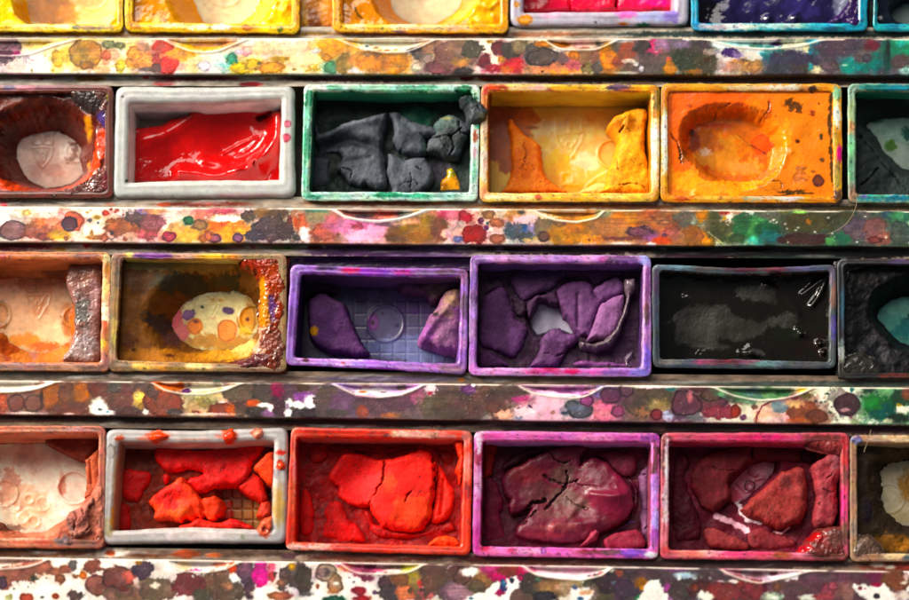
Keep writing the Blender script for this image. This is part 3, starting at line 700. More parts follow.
    o += [b(450,160,460,110,'6A5448',0,.1), b(300,170,135,92,'CDB486',0), b(300,95,160,24,'F4EAD2',0,.3), b(310,185,62,40,'9A7E50',.1,.5), b(370,135,80,28,'D0B080',.1,.5), b(240,200,40,40,'C8A070',.1,.5), b(80,190,112,76,'9A4C3A',.4), b(20,120,40,38,'6A4A40',.3), b(110,88,85,33,'F0702A',.2), b(205,115,26,17,'7A3A8A',.4), b(140,240,50,20,'5A4A48',.2), b(520,130,112,50,'6A5848',.15), b(640,130,70,58,'4E4640',.25), b(520,220,62,44,'5A443C',.2), b(405,222,76,38,'9A4A34',.3), b(455,225,30,28,'E07038',.1,.4), b(260,240,25,12,'E06A4A',.4), b(410,181,22,7,'F0E0D0',0), b(600,235,52,34,'3E302E',.2),
          b(585,190,36,20,'EE6A30',.1), b(680,245,42,24,'9A609A',.1), b(800,140,72,60,'6A4450',.2), b(730,200,46,70,'4A2E38',.15), b(725,110,36,44,'9A2050',.1,.3), b(860,95,30,24,'6A3A2A',.4), b(870,150,52,30,'9A50A0',.1,.3), b(850,245,52,30,'4A3440',.2), b(650,200,42,12,'F4F4F0',0), b(685,217,18,18,'F4F4F0',0), b(790,190,20,26,'F4F4F4',0), b(835,195,36,18,'F4F4F4',0), b(785,242,21,24,'F4F4F4',0), b(897,185,20,20,'F0E8F4',0), b(780,205,12,14,'D0A0D0'), b(330,250,140,6,'F0D8C8',0,.4)]
    Z(300, 370)
    o += [b(450,170,470,110,'6A5058',0,.1), b(20,100,32,30,'5A3A30',.3), b(10,150,40,26,'9A50A0',.1,.3), b(70,180,46,38,'F2ECF4',0,.3), b(10,202,22,20,'F2ECF4',0), b(60,245,62,30,'3E2E34',.2), b(115,120,16,30,'9A9098',.1), b(160,180,92,90,'64524E',.2), b(270,190,112,70,'7A5272',.1), b(200,242,72,24,'5C5048',.1), b(430,200,132,52,'6E4E5A',.1), b(350,237,34,38,'A85040',.15), b(510,257,52,14,'B07048',.1), b(560,185,90,60,'6A4A58',.1), b(680,155,52,50,'A85A78',.1), b(800,190,122,80,'6E5A50',.1), b(870,140,45,60,'7A6258',.1,.3),
          pl([(180,70),(230,98),(290,128),(330,143),(400,154),(460,155),(540,146),(610,125),(720,70)], 'C4A4D0',0,.6), b(400,115,92,24,'F6EEF2',0,.4), b(500,138,80,10,'F4E8F4',0,.4), b(355,120,25,8,'E08A50',.2), b(370,78,25,9,'A05A50'), b(580,95,30,17,'9A8A88',.2), b(470,122,22,7,'8A7080'), b(640,90,60,12,'B080C0',0,.5), b(300,90,60,14,'B88AC8',0,.5), b(380,150,60,6,'D070A0',0,.5), b(740,105,32,30,'F2DCE0',0,.4), b(740,130,14,10,'E04060'), b(820,75,20,7,'D04060')]
    Z(450, 370)
    o += [b(640,190,320,120,'EAB4C8',0,.1), b(60,200,175,95,'5E4A42',.1), b(200,190,122,80,'664640',.1,.3), b(290,220,62,38,'6A4A40',.1,.4), b(330,130,112,40,'5C4240',.1,.35), b(105,110,45,32,'7A4480',.35,.08), b(200,110,36,24,'7A5A50',.3), b(310,255,56,27,'E8B090',.1,.4), b(133,85,13,11,'FFFFFF',0), b(400,165,52,20,'C84A90',.1,.5), b(390,222,9,11,'8A3A80',.4), b(450,218,18,20,'7A3A88',.45,.08), b(390,270,22,14,'B8B4CC'), b(585,242,14,12,'E8A898'), b(420,240,60,30,'F4D0D8',0,.5), b(250,215,40,40,'7A4A40',.3),
          b(620,108,145,28,'B868A8',0,.3), b(560,125,60,12,'F0C0E0',0,.5), b(760,115,60,20,'C890C8',0,.4), b(600,140,120,9,'FAE0EE',0,.4), b(740,230,74,48,'5A5A68',.45,.1), b(650,245,20,9,'4A5068'), b(690,200,40,28,'6A6A7C',.4), b(720,215,40,20,'707890',.1), b(775,170,40,41,'9A4E8A',.55,.08), b(850,140,36,20,'8A70C0',.1), b(885,165,36,34,'6A3A58',.3), b(800,120,12,9,'D8C0A0'), b(850,195,26,20,'D07090',.1,.5,.7), b(880,240,40,30,'E89AB0',.1)]
    Z(600, 370)
    o += [b(300,180,330,115,'7A5058',0,.05), b(30,100,52,20,'9A80C8',.1), b(20,240,62,55,'E07898',.1), b(60,150,62,50,'6E3E5A',.4,.12), b(100,235,40,34,'A04A74',.5,.1), b(230,180,92,90,'5E4C46',.3), b(150,115,48,40,'6A4256',.55,.1), b(340,150,82,50,'5A5040',.15), b(330,200,60,38,'A08A60',.1,.5), b(250,240,52,24,'B07058',.1,.5), b(310,95,130,9,'F0E8E8',0,.3), b(400,110,26,11,'3A8A90'), b(390,262,36,24,'B8C0D8',.1,.4), b(470,257,52,28,'6A5068',.1), b(545,260,52,27,'7A7478',.1,.4), b(320,255,37,35,'8A3844',.6,.05),
          b(750,250,180,60,'CFCCBE',0,.1), b(620,190,102,50,'6E3C4C',.3), b(490,190,90,74,'6A3E50',.6,.1), b(510,150,15,38,'E07A8A',.1,.3), b(680,240,102,44,'9A4050',.3), b(770,235,32,41,'B8443A',.5,.1), b(640,140,72,44,'5E4440',.5,.12), b(560,110,52,18,'5A3038',.2), b(790,120,132,38,'5A8A60',.1,.4), b(750,145,50,36,'4E5A48',.1,.4), b(850,110,50,26,'7AAA78',.1,.5), b(690,135,26,20,'6AA070',.1,.5), b(815,270,20,18,'7A4A70',.2), b(880,210,20,18,'8A5A5A',.4), b(895,262,12,28,'7A1A2A')]
    Z(749, 370)
    o += [b(450,190,500,120,'E4E8D4',0,.05), b(60,130,145,44,'4E8A5A',.1,.4), b(150,120,90,34,'6A9A60',.1,.5), b(20,120,42,58,'5A7A70',.1,.4), b(200,130,50,20,'3A7048',.1,.5), b(300,110,26,13,'F0D820',.1), b(320,150,38,22,'6A6038',.1,.4), pl([(35,305),(50,240),(90,195),(160,170),(270,150),(330,170),(400,220),(440,255),(460,290),(430,305)], 'B88070',.2,1), b(150,245,112,58,'DCB0A4',.0,.3,.9), b(310,235,105,62,'96503A',.2,.2), b(390,262,70,44,'7A4434',.3), b(170,210,42,34,'7A8A90',.1,.4), b(260,190,52,24,'D8A070',.1,.4), b(280,287,60,14,'D86A40',.1,.4), b(110,285,60,18,'ECC8C0',0,.4),
          st([(40,300),(46,255),(75,205),(125,178),(200,165),(260,152)], 8, '7A2030', .9, .9), b(260,155,24,16,'7A3A40',.1),
          b(558,197,76,62,'4A3038',.3,.08), b(545,227,30,10,'C89090',.1), b(585,110,12,13,'3AA0A0'), b(765,200,105,88,'1E7038',.1,.32), b(770,240,72,50,'1A5A50',.1,.3), b(700,180,50,40,'2A8A3A',.1,.4), b(690,115,42,18,'244838',.1,.4), b(800,120,82,28,'80C080',.1,.5), b(860,160,62,48,'2A4A34',.1), b(855,205,16,15,'E8C830'), b(875,230,42,22,'ECEEDC',0,.4), b(850,275,62,28,'1E3228',.1), b(895,130,26,40,'8A5240',.2), b(790,290,30,14,'B8D0A0',.1)]
    for x, y, r, c in [(380,180,9,'403838'),(410,185,8,'403838'),(430,178,6,'405040'),(443,135,11,'304038'),(460,240,10,'405848'),(395,205,5,'505050'),(580,270,8,'B05060'),(600,290,22,'B0C090'),(520,265,6,'606060'),(640,150,8,'205030'),(625,225,6,'406040'),(470,210,5,'505050'),(500,285,6,'808878'),(660,125,12,'3A6040')]: o.append(b(x, y, r, r*.75, c, .2, .4))
    s = hline([(-60, 260, 419, 4.5, '43281E'), (-60, 80, 420, 2, '6A4430'), (0, 100, 423.5, 1.5, '9A8870'), (105, 120, 422, 3, '8A7A5A'), (260, 480, 423, 4.5, '3E1212'), (180, 230, 424, 1.6, 'C0A090'), (355, 385, 426.5, 1.2, '806068'), (480, 1000, 428, 6, '2E1618'), (560, 572, 427, 1.6, '7A1828'), (650, 665, 427, 4, '6A5048'), (840, 1000, 430, 3, '4A2028'), (-60, 110, 376, 3, '6A6058'), (70, 90, 377, 1.5, 'A89888'), (108, 118, 376, 2, 'C09888'), (130, 145, 376, 1.8, 'C8B098'), (210, 222, 379, 2.5, '2A5A48'), (150, 310, 378, 3, '56443C'), (310, 470, 379, 3, '584A62'), (485, 508, 380, 2, 'A09CA8'), (458, 465, 380, 2, 'C07030'), (500, 690, 381, 2.6, '54443C'), (690, 1000, 384, 3, '38423C'), (650, 730, 382, 1.2, '8A8A88')])
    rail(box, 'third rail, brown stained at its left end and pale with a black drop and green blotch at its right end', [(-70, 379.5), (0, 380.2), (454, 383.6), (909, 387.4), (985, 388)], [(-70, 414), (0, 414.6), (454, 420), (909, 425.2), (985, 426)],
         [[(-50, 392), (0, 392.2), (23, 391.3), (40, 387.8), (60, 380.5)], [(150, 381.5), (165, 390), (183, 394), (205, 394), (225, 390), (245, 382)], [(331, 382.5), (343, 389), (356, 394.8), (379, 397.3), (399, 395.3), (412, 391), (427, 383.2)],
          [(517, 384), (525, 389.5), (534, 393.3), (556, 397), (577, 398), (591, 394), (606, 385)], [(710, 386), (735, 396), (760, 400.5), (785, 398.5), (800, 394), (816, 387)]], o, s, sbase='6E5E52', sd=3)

    # ---- fourth rail
    o = []
    Z(0, 536)
    o += [pl([(-60,120),(-60,195),(60,190),(150,176),(220,155),(290,122)], 'E8C8BA',0,.6), b(130,150,80,22,'D8A898',.2,.4), b(80,222,132,48,'A0584A',.3,.35), b(30,270,50,40,'A05A4A',.2,.3), b(220,180,112,42,'A85E4E',.2), b(320,200,60,24,'98584A',.2), b(10,265,34,42,'5A3A4C',.4,.1), b(325,162,32,18,'F2EEE6',0,.3), b(190,242,12,15,'2E3E38'), b(210,245,14,8,'5A6058'), b(150,352,42,30,'C04E3C',.4,.12), b(315,342,20,19,'C8502E',.4,.1), b(50,345,24,20,'A09A60',.1,.4), b(375,190,52,24,'A0564A',.2,.3), b(340,245,31,32,'9A5440',.35), b(430,225,20,17,'B0643E',.3), b(440,195,34,24,'F2EEE6',0,.3), b(470,222,22,23,'F07A18',.3,.1), b(415,155,24,44,'6A6460',.2), b(430,337,52,38,'5A4442',.3,.35),
          b(520,170,50,48,'9A5446',.35), b(555,285,80,60,'8E5044',.5,.12), b(640,330,62,40,'84604E',.2), b(860,300,84,75,'8A7058',.15), b(740,330,80,50,'7A604E',.1), b(670,237,86,70,'7E4642',.6,.1), b(740,225,40,34,'D8685A',.2,.3), b(810,200,60,58,'4A3844',.3,.28), b(785,150,20,13,'C09030'), b(610,165,42,17,'F2EEE6',0,.3), b(830,310,36,50,'5E544A',.2,.3), b(700,320,62,38,'6E564A',.2,.3), b(700,300,30,18,'7A3030',.4), b(880,270,18,16,'E0D8C8',.1,.5), b(600,190,120,7,'7A4A3A',0,.5)]
    for x, y, r in [(80,300,7),(160,290,6),(175,268,5),(265,240,6),(240,350,12),(360,230,6),(100,260,5)]: o.append(b(x, y, r, r*.8, '505048', .2, .4))
    Z(150, 536)
    o += [b(60,300,95,72,'7A6250',.15), b(380,275,125,75,'7A5C4A',.15), b(210,275,102,65,'7A3A3C',.2,.3), b(300,340,62,48,'4E4A40',.1,.3), b(450,315,84,62,'6A5444',.15), b(440,280,32,20,'C08060',.1,.4), b(30,280,26,18,'E8D8C8',.1,.5), b(430,215,60,22,'8A6A58',.1), b(480,230,30,28,'F4F0EC',0,.25), b(470,180,32,34,'D84A28',.2,.35), b(395,160,42,18,'E8A088',.1,.4), b(545,205,60,72,'5A3E50',.3,.25), b(565,300,32,60,'5E3C4C',.2), b(650,320,60,46,'F0ECE4',0,.3), b(630,210,44,84,'DC2A90',.2,.28), b(690,175,30,24,'E06070',.1,.4), b(692,228,24,34,'C84A50',.2), b(800,230,98,84,'5A4A44',.3,.28), b(880,290,42,42,'564640',.2), b(805,172,20,24,'C89838',.2), b(745,265,28,21,'B07E60',.4,.1), b(740,340,72,28,'A86048',.2), b(540,180,40,30,'8A5A78',.1,.5), b(885,348,22,25,'F0ECE4',0), b(260,195,32,10,'E060A0',.1,.5), b(190,160,40,30,'E8C8A8',0,.4)]
    Z(300, 536)
    o += [b(20,250,46,92,'4A4038',.25,.28), b(145,210,70,54,'B08A80',.6,.1), b(200,270,44,58,'B0806A',.5,.12), b(130,205,40,28,'8A6A70',.3), b(205,270,16,8,'F0EEEA',0), b(190,310,30,16,'C88050',.1,.4), b(100,285,12,17,'D06A50',.4), b(280,180,60,22,'E0603A',.1), b(345,188,84,36,'C86080',.2,.35), b(395,185,48,34,'9A3A58',.2,.3), b(240,165,40,14,'D06080',.1,.5), b(380,240,36,18,'A04058',.3,.35), b(335,312,43,25,'B02838',.35,.12), b(350,357,52,18,'C02030',.3), b(450,190,34,12,'E06080',.1), b(305,262,10,8,'A0A0B0'), b(280,237,8,5,'808088'), b(425,322,14,14,'7A5A90',.3), b(400,348,8,8,'D07040'), b(70,270,8,8,'606060'), b(40,330,30,12,'706860',.2,.4),
          b(640,260,170,110,'7A5A4C',0,.1), b(480,262,40,34,'5A4048',.25), b(510,325,62,50,'4E4044',.25,.3), b(580,182,110,34,'A88474',.1), b(620,240,62,60,'B0963C',.1,.3), b(620,172,42,24,'C0A040',.1,.4), b(570,250,50,38,'8A5A40',.2), b(600,322,52,44,'EE7E58',.25), b(660,280,30,50,'9A8A50',.1,.4), b(720,300,42,70,'D86A6A',.15,.4), b(690,262,18,22,'E04A40',.1,.4), b(625,310,14,20,'7A6040'), b(800,240,130,112,'6A4E46',.15), b(860,320,62,60,'7A5A68',.15), b(895,220,22,50,'5A3E3C',.5), b(870,182,32,15,'E8D0D8',.1,.4), b(540,200,60,10,'F0D0D0',0,.5),
          b(192,362,70,24,'1E5A40',.3,.2)]
    Z(450, 536)
    o += [b(300,270,330,120,'6E5048',0,.05), b(60,200,82,60,'74504A',.15), b(70,225,50,54,'6E4A42',.6,.1), b(50,322,72,50,'A87888',.1,.3), b(200,240,62,60,'A0724A',.15), b(150,280,50,40,'6A5A48',.2), pl([(80,364),(100,345),(200,318),(240,270),(300,248),(370,225),(400,228),(432,262),(425,285),(380,297),(340,330),(320,380),(80,380)], 'F2F0EA',.0,1.2), b(110,202,52,24,'F2F0EA',0,.25), b(270,215,60,46,'D02070',.2,.45), b(220,192,50,20,'C04878',.1,.5), b(340,195,82,38,'8A4038',.15,.3), b(410,210,34,50,'C0205A',.3), b(435,232,20,20,'5A3A60',.3), b(352,253,14,17,'2E3A4A',.3,.1), b(297,288,24,38,'3A3A78',.2,.35), b(283,322,24,19,'C02060',.2,.3), b(305,270,12,20,'4080B0',.1,.5), b(120,355,14,8,'4080A0'),
          b(480,272,84,62,'4A423C',.2), b(620,290,130,60,'967450',.1,.3), b(660,292,52,40,'B08A70',.1,.4), b(540,347,72,32,'3A3440',.4), b(840,300,90,75,'5E5444',.15), b(750,338,76,42,'F2F0EA',0,.3), b(775,320,40,14,'E8C890',.1,.5), b(740,357,20,12,'3A80B0'), b(708,292,16,15,'7080B8',.3), b(500,248,14,10,'60A080',.1,.4), pl([(440,168),(480,218),(540,232),(620,244),(740,249),(820,235),(880,215),(900,168)], 'F2CCD6',0,.8), b(700,185,125,14,'E8A8C0',0,.5), b(460,190,52,13,'E070A0',0,.5), b(830,228,42,13,'E090B0',.1,.5), b(790,228,10,8,'9080B0'), b(890,190,26,20,'D8DCC8',.1), b(600,225,90,10,'FBEAF0',0,.4)]
    Z(600, 536)
    o += [b(420,280,480,130,'52404A',0,.05), b(60,250,112,70,'40343A',.25,.28), b(30,192,60,14,'D8D4C8',0,.4), b(10,215,20,14,'E07080'), b(110,210,24,20,'B05A48',.1,.4), b(80,265,17,9,'78A0A8'), b(150,300,72,60,'46384A',.2), b(250,225,92,40,'5A4048',.2), b(240,272,42,30,'A0602A',.1,.35), b(238,296,16,16,'E09020'), b(225,352,25,18,'2A8A58',.1), pl([(225,380),(222,345),(255,290),(265,265),(310,248),(335,255),(345,285),(365,300),(360,325),(395,330),(400,380)], 'F2F0EA',0,1.6), b(392,290,34,34,'A04A90',.1,.4), b(400,345,16,40,'B080B0',.1,.4), b(470,300,84,60,'4E4444',.15), b(480,222,62,18,'A0B8D0',.1,.5), b(452,235,14,18,'DCE8EC',0,.4), b(540,240,12,7,'C0D0D0'), b(560,300,72,50,'5A3032',.3), b(740,312,142,58,'8E3E40',.25,.18), b(600,347,44,24,'E8ECDC',.0,.35), b(575,330,12,20,'E8ECDC',0), b(540,295,14,18,'8A4030',.1), b(430,190,70,16,'7A4A80',.1,.4),
          pl([(680,172),(690,196),(740,222),(800,243),(860,258),(940,270),(1000,262),(1000,172)], 'B46A80',0,.8), b(760,205,60,14,'D088A0',0,.4), b(860,225,60,20,'A05870',.1,.4), b(757,259,30,9,'E0D4D0',0,.4), b(685,258,22,5,'C8C0C0',0,.4), b(625,240,8,8,'C0B0B0'), b(890,190,30,12,'E0D0D4',0,.5)]
    Z(749, 536)
    o += [b(480,290,440,110,'604048',0,.05), pl([(-20,180),(-20,266),(60,266),(200,243),(300,220),(390,190)], 'BCA4B4',0,.8), b(180,222,100,24,'D0C4D0',0,.4), b(40,230,62,26,'B08090',.1,.4), b(145,212,24,16,'A05070',.1,.4), b(255,230,40,14,'E8E0E8',0,.5), b(40,312,72,60,'8A3A40',.25), b(90,300,16,40,'6A2A38',.2), b(260,310,62,40,'6A4E54',.2), b(130,347,62,30,'B8D0B8',.3,.28), b(150,350,20,12,'F0F0E8',0), b(330,352,52,18,'E4E8DC',.1,.3), b(158,290,28,27,'8A5A48',.35,.08), b(400,235,122,40,'664850',.15), b(450,310,56,50,'9A4A58',.5,.25), b(475,290,28,30,'A05060',.4), b(420,345,62,20,'B05058',.2), b(560,310,42,60,'9A6A68',.2), b(720,225,62,40,'7A3050',.1), b(830,250,84,60,'8A4E3A',.2), b(880,340,54,25,'D8CCC0',.1,.3), pl([(585,265),(640,278),(700,284),(760,272),(800,310),(835,345),(830,380),(690,380),(640,345),(605,310)], 'F4F0EA',.1,1.6), b(632,297,13,12,'C85A70',.4,.1), b(725,342,19,17,'3A3040',.5,.08), b(725,275,30,13,'C02050',.1,.3), b(660,300,8,6,'D09098'), b(880,265,22,10,'E8DCD0',.1,.4), b(895,230,16,24,'D8B0B8',.1)]
    s = hline([(-60, 96, 553, 4, '5A3420'), (96, 130, 553, 4, 'E0D4C8'), (105, 115, 553, 3, 'B04828'), (127, 170, 554.5, 3, '6A3A20'), (150, 300, 553, 4, '5A4438'), (172, 200, 554, 4, 'A04428'), (206, 220, 555, 1.8, 'D8C8B8'), (206, 222, 555, 2, 'D86030'), (280, 300, 556, 3, '4A3038'), (296, 308, 558, 2.4, 'D0B8A8'), (305, 450, 557, 4.5, '5E2C22'), (443, 458, 559, 3, 'C0A8A0'), (450, 660, 560, 5, '5A2A26'), (458, 600, 557, 1.6, '6A1A28'), (600, 860, 564, 5, '3A2626'), (755, 790, 562, 1.5, '6A5A60'), (860, 1000, 567, 5, '8A3A30'), (870, 885, 565, 2.5, 'D8C8B8'), (885, 895, 567, 2, 'D8D0C0')])
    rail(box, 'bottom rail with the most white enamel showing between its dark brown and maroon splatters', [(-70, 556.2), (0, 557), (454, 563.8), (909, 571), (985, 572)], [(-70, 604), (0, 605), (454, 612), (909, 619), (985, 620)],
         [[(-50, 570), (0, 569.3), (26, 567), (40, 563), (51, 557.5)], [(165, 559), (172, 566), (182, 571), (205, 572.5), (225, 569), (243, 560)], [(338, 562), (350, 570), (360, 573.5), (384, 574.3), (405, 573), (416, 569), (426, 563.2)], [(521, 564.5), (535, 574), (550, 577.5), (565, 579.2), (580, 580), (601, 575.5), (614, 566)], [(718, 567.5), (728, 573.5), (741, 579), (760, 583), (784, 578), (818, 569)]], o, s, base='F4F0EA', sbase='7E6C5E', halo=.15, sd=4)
    # plate showing in the gap between two yellow pans
    xs = np.arange(297, 334, .9); ys = np.arange(-60, 34, .9)
    GX, GY = np.meshgrid(xs, ys); X = GX.ravel(); Y = GY.ravel()
    col = np.tile(hexc('C87E1E'), (len(X), 1)); gl = np.full(len(X), .6); Z(0, 0, 1)
    stain(X, Y, col, gl, [b(303, 10, 4, 40, 'E8B050', .1, .4), b(314, 20, 6, 12, 'A05A10', .1, .4), b(322, 6, 8, 10, 'D8902C', .1, .4), b(318, 28, 14, 4, '8A4A12', .1, .4)])
    co = P(X, Y, -1.6*MM); co[:, 2] += .1*MM*fbm(X/8, Y/8, 3, 3)
    obj('lower_strip', co, gridq(len(xs), len(ys)), MAT['enamel'], box, col, gl)
    # ledge showing above the low violet pan
    xs = np.arange(282, 476, .9); ys = np.arange(252, 271, .6)
    GX, GY = np.meshgrid(xs, ys); X = GX.ravel(); Y = GY.ravel()
    col = np.tile(hexc('4C3058'), (len(X), 1)); gl = np.full(len(X), .6); Z(280, 245, 4.444)
    stain(X, Y, col, gl, [b(60, 40, 60, 30, 'A89890', .1, .4), b(300, 50, 70, 30, '33204A', .1, .4), b(480, 50, 120, 14, '8A6094', .1, .4), b(650, 40, 150, 12, '6E4878', .1, .4), b(560, 80, 160, 12, '3A2248', .1, .4), b(250, 20, 30, 20, 'B09AA0', .1, .4)])
    co = P(X, Y, -1.9*MM); co[:, 2] += .1*MM*fbm(X/20, Y/8, 3, 3)
    obj('lower_strip', co, gridq(len(xs), len(ys)), MAT['enamel'], box, col, gl)
    return box
def quad(*p): return [q(a) for a in p]

def crust(name, pts, z, col, ops=(), lump=0.102, lf=2.6, gl=.85, **k):
    return paint(name, pts, z, col, ops=ops, lump=lump, lf=lf, gl=gl, mat='wet', n=.2, fine=.14, bw=8.0, drop=.9, **k)

def shield(x, y, s, h=.16):
    """the maker's mark moulded in a pan floor: shield, tablets and rings"""
    L = lambda *p: E('line', [(x+a*s, y+c*s) for a, c in p], 7*s, h)
    return [L((-60, -50), (-45, 0), (0, 65), (45, 0), (60, -50)), L((-28, -35), (0, 32), (28, -35)), L((-60, -50), (60, -50)),
            E('rr', x-28*s, y-95*s, 24*s, 26*s, h), E('rr', x+28*s, y-95*s, 24*s, 26*s, h), E('ring', x, y-12*s, 10*s, 3*s, h)]

def build_pans():
    FULL = None
    # =============================================================== first row
    Z(0, 0, 6.06)
    pan('lemon yellow pan cut by the left edge in the top row, its dent stained amber', quad((-420,-520),(742,-520),(745,192),(-420,190)), quad((-370,-460),(700,-460),(700,138),(-370,132)), 'F0CC38', 'D8A010', 'EAD9A8',
        rimops=[b(200,160,140,22,'F4E090',0,.4), b(380,160,60,16,'F6ECC0',0,.4), b(460,165,25,13,'7AA080'), b(560,170,100,14,'B89A80',.1,.4), b(650,165,40,16,'D0B090',.1,.4), b(725,60,18,80,'E8C060',.1,.4)],
        floorops=[b(300,40,160,100,'C88A08',.0,.3), b(420,100,80,50,'E0A020',0,.4), b(560,80,90,70,'EBD48A',0,.4), b(540,10,90,30,'D8C080',.1,.3)], emb=[E('ring',560,-30,90,6,.15)])
    paint('paint_cake', FULL, -.7, 'F6D400', hole=[(115,-260),(122,-60),(150,60),(240,128),(340,150),(560,140),(640,90),(660,-40),(640,-260)], hw=11, gl=.9, mat='wet', n=.12, var=.08,
          ops=[b(660,40,60,120,'E8B020',0,.4,.8), b(120,40,40,100,'D89A08',0,.4,.7)], bumps=[(690,120,40,.25),(670,90,25,.2)], ridges=[([(680,60),(700,110),(660,140)],14,.25)])
    Z(120, 0, 4.784)
    pan('golden yellow pan just right of the lemon yellow pan, its dent baring cream plastic', quad((20,-430),(862,-430),(860,160),(22,150)), quad((68,-370),(815,-370),(815,108),(66,100)), 'F2C030', 'D08A10', 'EBDDB4',
        rimops=[b(60,100,40,40,'F0B020'), b(250,120,80,12,'F6E8A0',0,.4), b(370,130,60,14,'F4ECC8',0,.4), b(480,128,50,14,'F4ECD0',0,.4), b(610,135,25,14,'E89030'), b(765,140,18,16,'6A7A20'), b(845,60,16,90,'E8B050',.1,.4), b(330,115,20,10,'F0D060'), b(700,130,60,20,'F4D010',.1,.4)],
        floorops=[b(500,-20,140,90,'E8D8B0',0,.3)], emb=[E('ring',500,-60,90,6,.15)])
    paint('paint_cake', FULL, -.75, 'EDA60A', hole=[(330,-230),(340,-60),(385,35),(450,68),(520,62),(600,15),(640,-60),(645,-230)], hw=30, gl=.9, mat='wet', n=.15, var=.10,
          ops=[b(650,90,160,60,'F6CC08',0,.3), b(740,20,80,90,'F4CC10',0,.3), b(150,20,100,90,'D98A08',0,.4), b(160,70,8,5,'A06A08'), b(220,97,10,4,'704808'), b(480,90,90,18,'F0C020',0,.4)],
          bumps=[(715,30,30,.35),(690,80,22,.3),(780,60,25,.3),(740,10,18,.3),(800,30,18,.3),(660,70,15,.2)])
    Z(300, 0, 4.13)
    pan('amber yellow pan between the bare orange gap and the lilac grey pan', quad((135,-370),(862,-370),(860,138),(133,132)), quad((180,-310),(822,-310),(822,92),(178,94)), 'E8A428', 'C87808', 'EBDCB8',
        rimops=[b(155,100,25,30,'F0B030'), b(240,110,60,14,'F2D8A0',0,.4), b(330,108,60,14,'F0C860',0,.4), b(430,112,80,12,'F2DCB8',0,.4), b(550,112,90,12,'F0D8A8',0,.4), b(640,115,80,12,'F0D0A0',0,.4), b(780,110,70,20,'F0A818',0,.4), b(410,130,30,6,'B08090')],
        floorops=[b(520,-30,130,70,'EBDDBA',0,.2)], emb=[E('ring',500,-90,70,6,.15)])
    paint('paint_cake', FULL, -.8, 'E2950C', hole=[(370,-200),(372,-60),(400,10),(470,46),(550,44),(620,10),(660,-40),(670,-200)], hw=24, gl=.9, mat='wet', n=.14, var=.08,
          ops=[b(730,40,120,60,'F4B408',0,.3), b(250,20,70,80,'D8860A',0,.4), st([(225,30),(240,60),(258,75)], 9, '6A4808'), b(560,70,100,18,'EFA810',0,.4)], bumps=[(770,20,26,.35),(800,70,22,.3),(740,5,20,.3),(705,95,14,.2),(755,115,14,.15)], ridges=[([(720,20),(780,40),(815,10)],12,.25)])
    Z(500, 0, 4.545)
    pan('lilac grey pan of bright magenta pink paint in the top row', quad((45,-385),(862,-385),(858,112),(48,118)), quad((104,-310),(795,-310),(790,46),(106,54)), 'BDB8C8', 'B8B0C0', '8A1038', fat=.5,
        rimops=[b(115,90,40,22,'F0A040'), b(75,20,14,14,'F0A858'), b(230,65,50,20,'D8B8D0',0), b(580,62,48,24,'E080C8',0,.4), b(560,108,22,7,'E08030'), b(650,116,32,13,'1F7A58',.3), b(690,75,72,24,'B0B8E0',0,.4), b(780,75,42,30,'9080C8',0,.4), b(500,85,60,10,'8A8090',0,.5,.6), b(820,118,20,8,'5A9A80'), b(435,101,6,5,'303038')])
    paint('paint_chunk', [(100,-330),(325,-330),(322,20),(318,44),(106,56),(102,-100)], -2.2, 'F0104E', gl=.6, n=.15, bw=3, mat='wet', ops=[b(150,20,60,50,'C00838',0,.3)])
    paint('paint_chunk', [(329,-330),(527,-330),(526,10),(530,40),(324,44),(326,-60)], -2.0, 'F5124F', gl=.6, n=.15, bw=3, mat='wet')
    paint('paint_chunk', [(532,-330),(800,-330),(798,-60),(792,48),(660,44),(534,40),(531,0)], -2.3, 'F20E58', gl=.6, n=.15, bw=3, mat='wet', ops=[b(700,10,80,20,'FF3080',0,.4), b(740,40,60,14,'B00838',0,.3)])
    Z(680, 0, 3.97)
    pan('turquoise rimmed pan of glossy dark indigo paint in the top row', quad((42,-340),(748,-340),(745,122),(45,122)), quad((78,-280),(706,-280),(702,86),(78,86)), '2F96B4', '1A3A58', '14122A',
        rimops=[b(200,105,145,14,'CCD6D2',0,.3), b(420,103,100,13,'B8D0D4',0,.4), b(580,106,90,13,'48A0B8',0,.4), b(62,60,16,60,'3A98C0',0,.4), b(725,20,20,80,'2A90B0',.1,.4), b(480,118,60,6,'187898',0,.5), b(610,115,50,8,'1A6A80')])
    paint('paint_cake', FULL, -2.3, '1E1A3C', gl=.85, mat='wet', n=.35, nf=14, gain=1.0, bumps=[(350,75,18,.5),(455,75,18,.5),(380,10,60,.4)], ops=[b(250,20,120,30,'2A2450',0,.4), b(480,30,70,40,'302A60',0,.4), b(110,40,40,50,'14101C',0,.4), b(640,20,30,50,'9098A8',0,.4,.7)])
    crust('paint_crust', [(590,84),(640,40),(680,-20),(735,-40),(745,60),(735,108),(690,110),(650,98)], .0, '2E1C48', lump=0.090, lf=3.6, gain=1.0)
    pan('teal rimmed pan of blue black paint cut by the right edge in the top row', quad((770,-340),(1480,-340),(1480,126),(768,124)), quad((790,-280),(1440,-280),(1440,88),(788,88)), '3A9CA4', '1A3A40', '8A9C98',
        rimops=[b(860,104,60,14,'2A88A0',0,.4), b(778,40,10,70,'1F7080',0,.4), b(900,108,30,10,'4ABAC0',0,.4)])
    paint('paint_cake', FULL, -2.2, '1A2230', hole=[(860,30),(890,-5),(960,-20),(1100,-20),(1100,60),(940,62),(880,55)], hw=10, gl=.7, mat='wet', n=.3, gain=1.0)

    # =============================================================== second row
    Z(0, 75, 4.545)
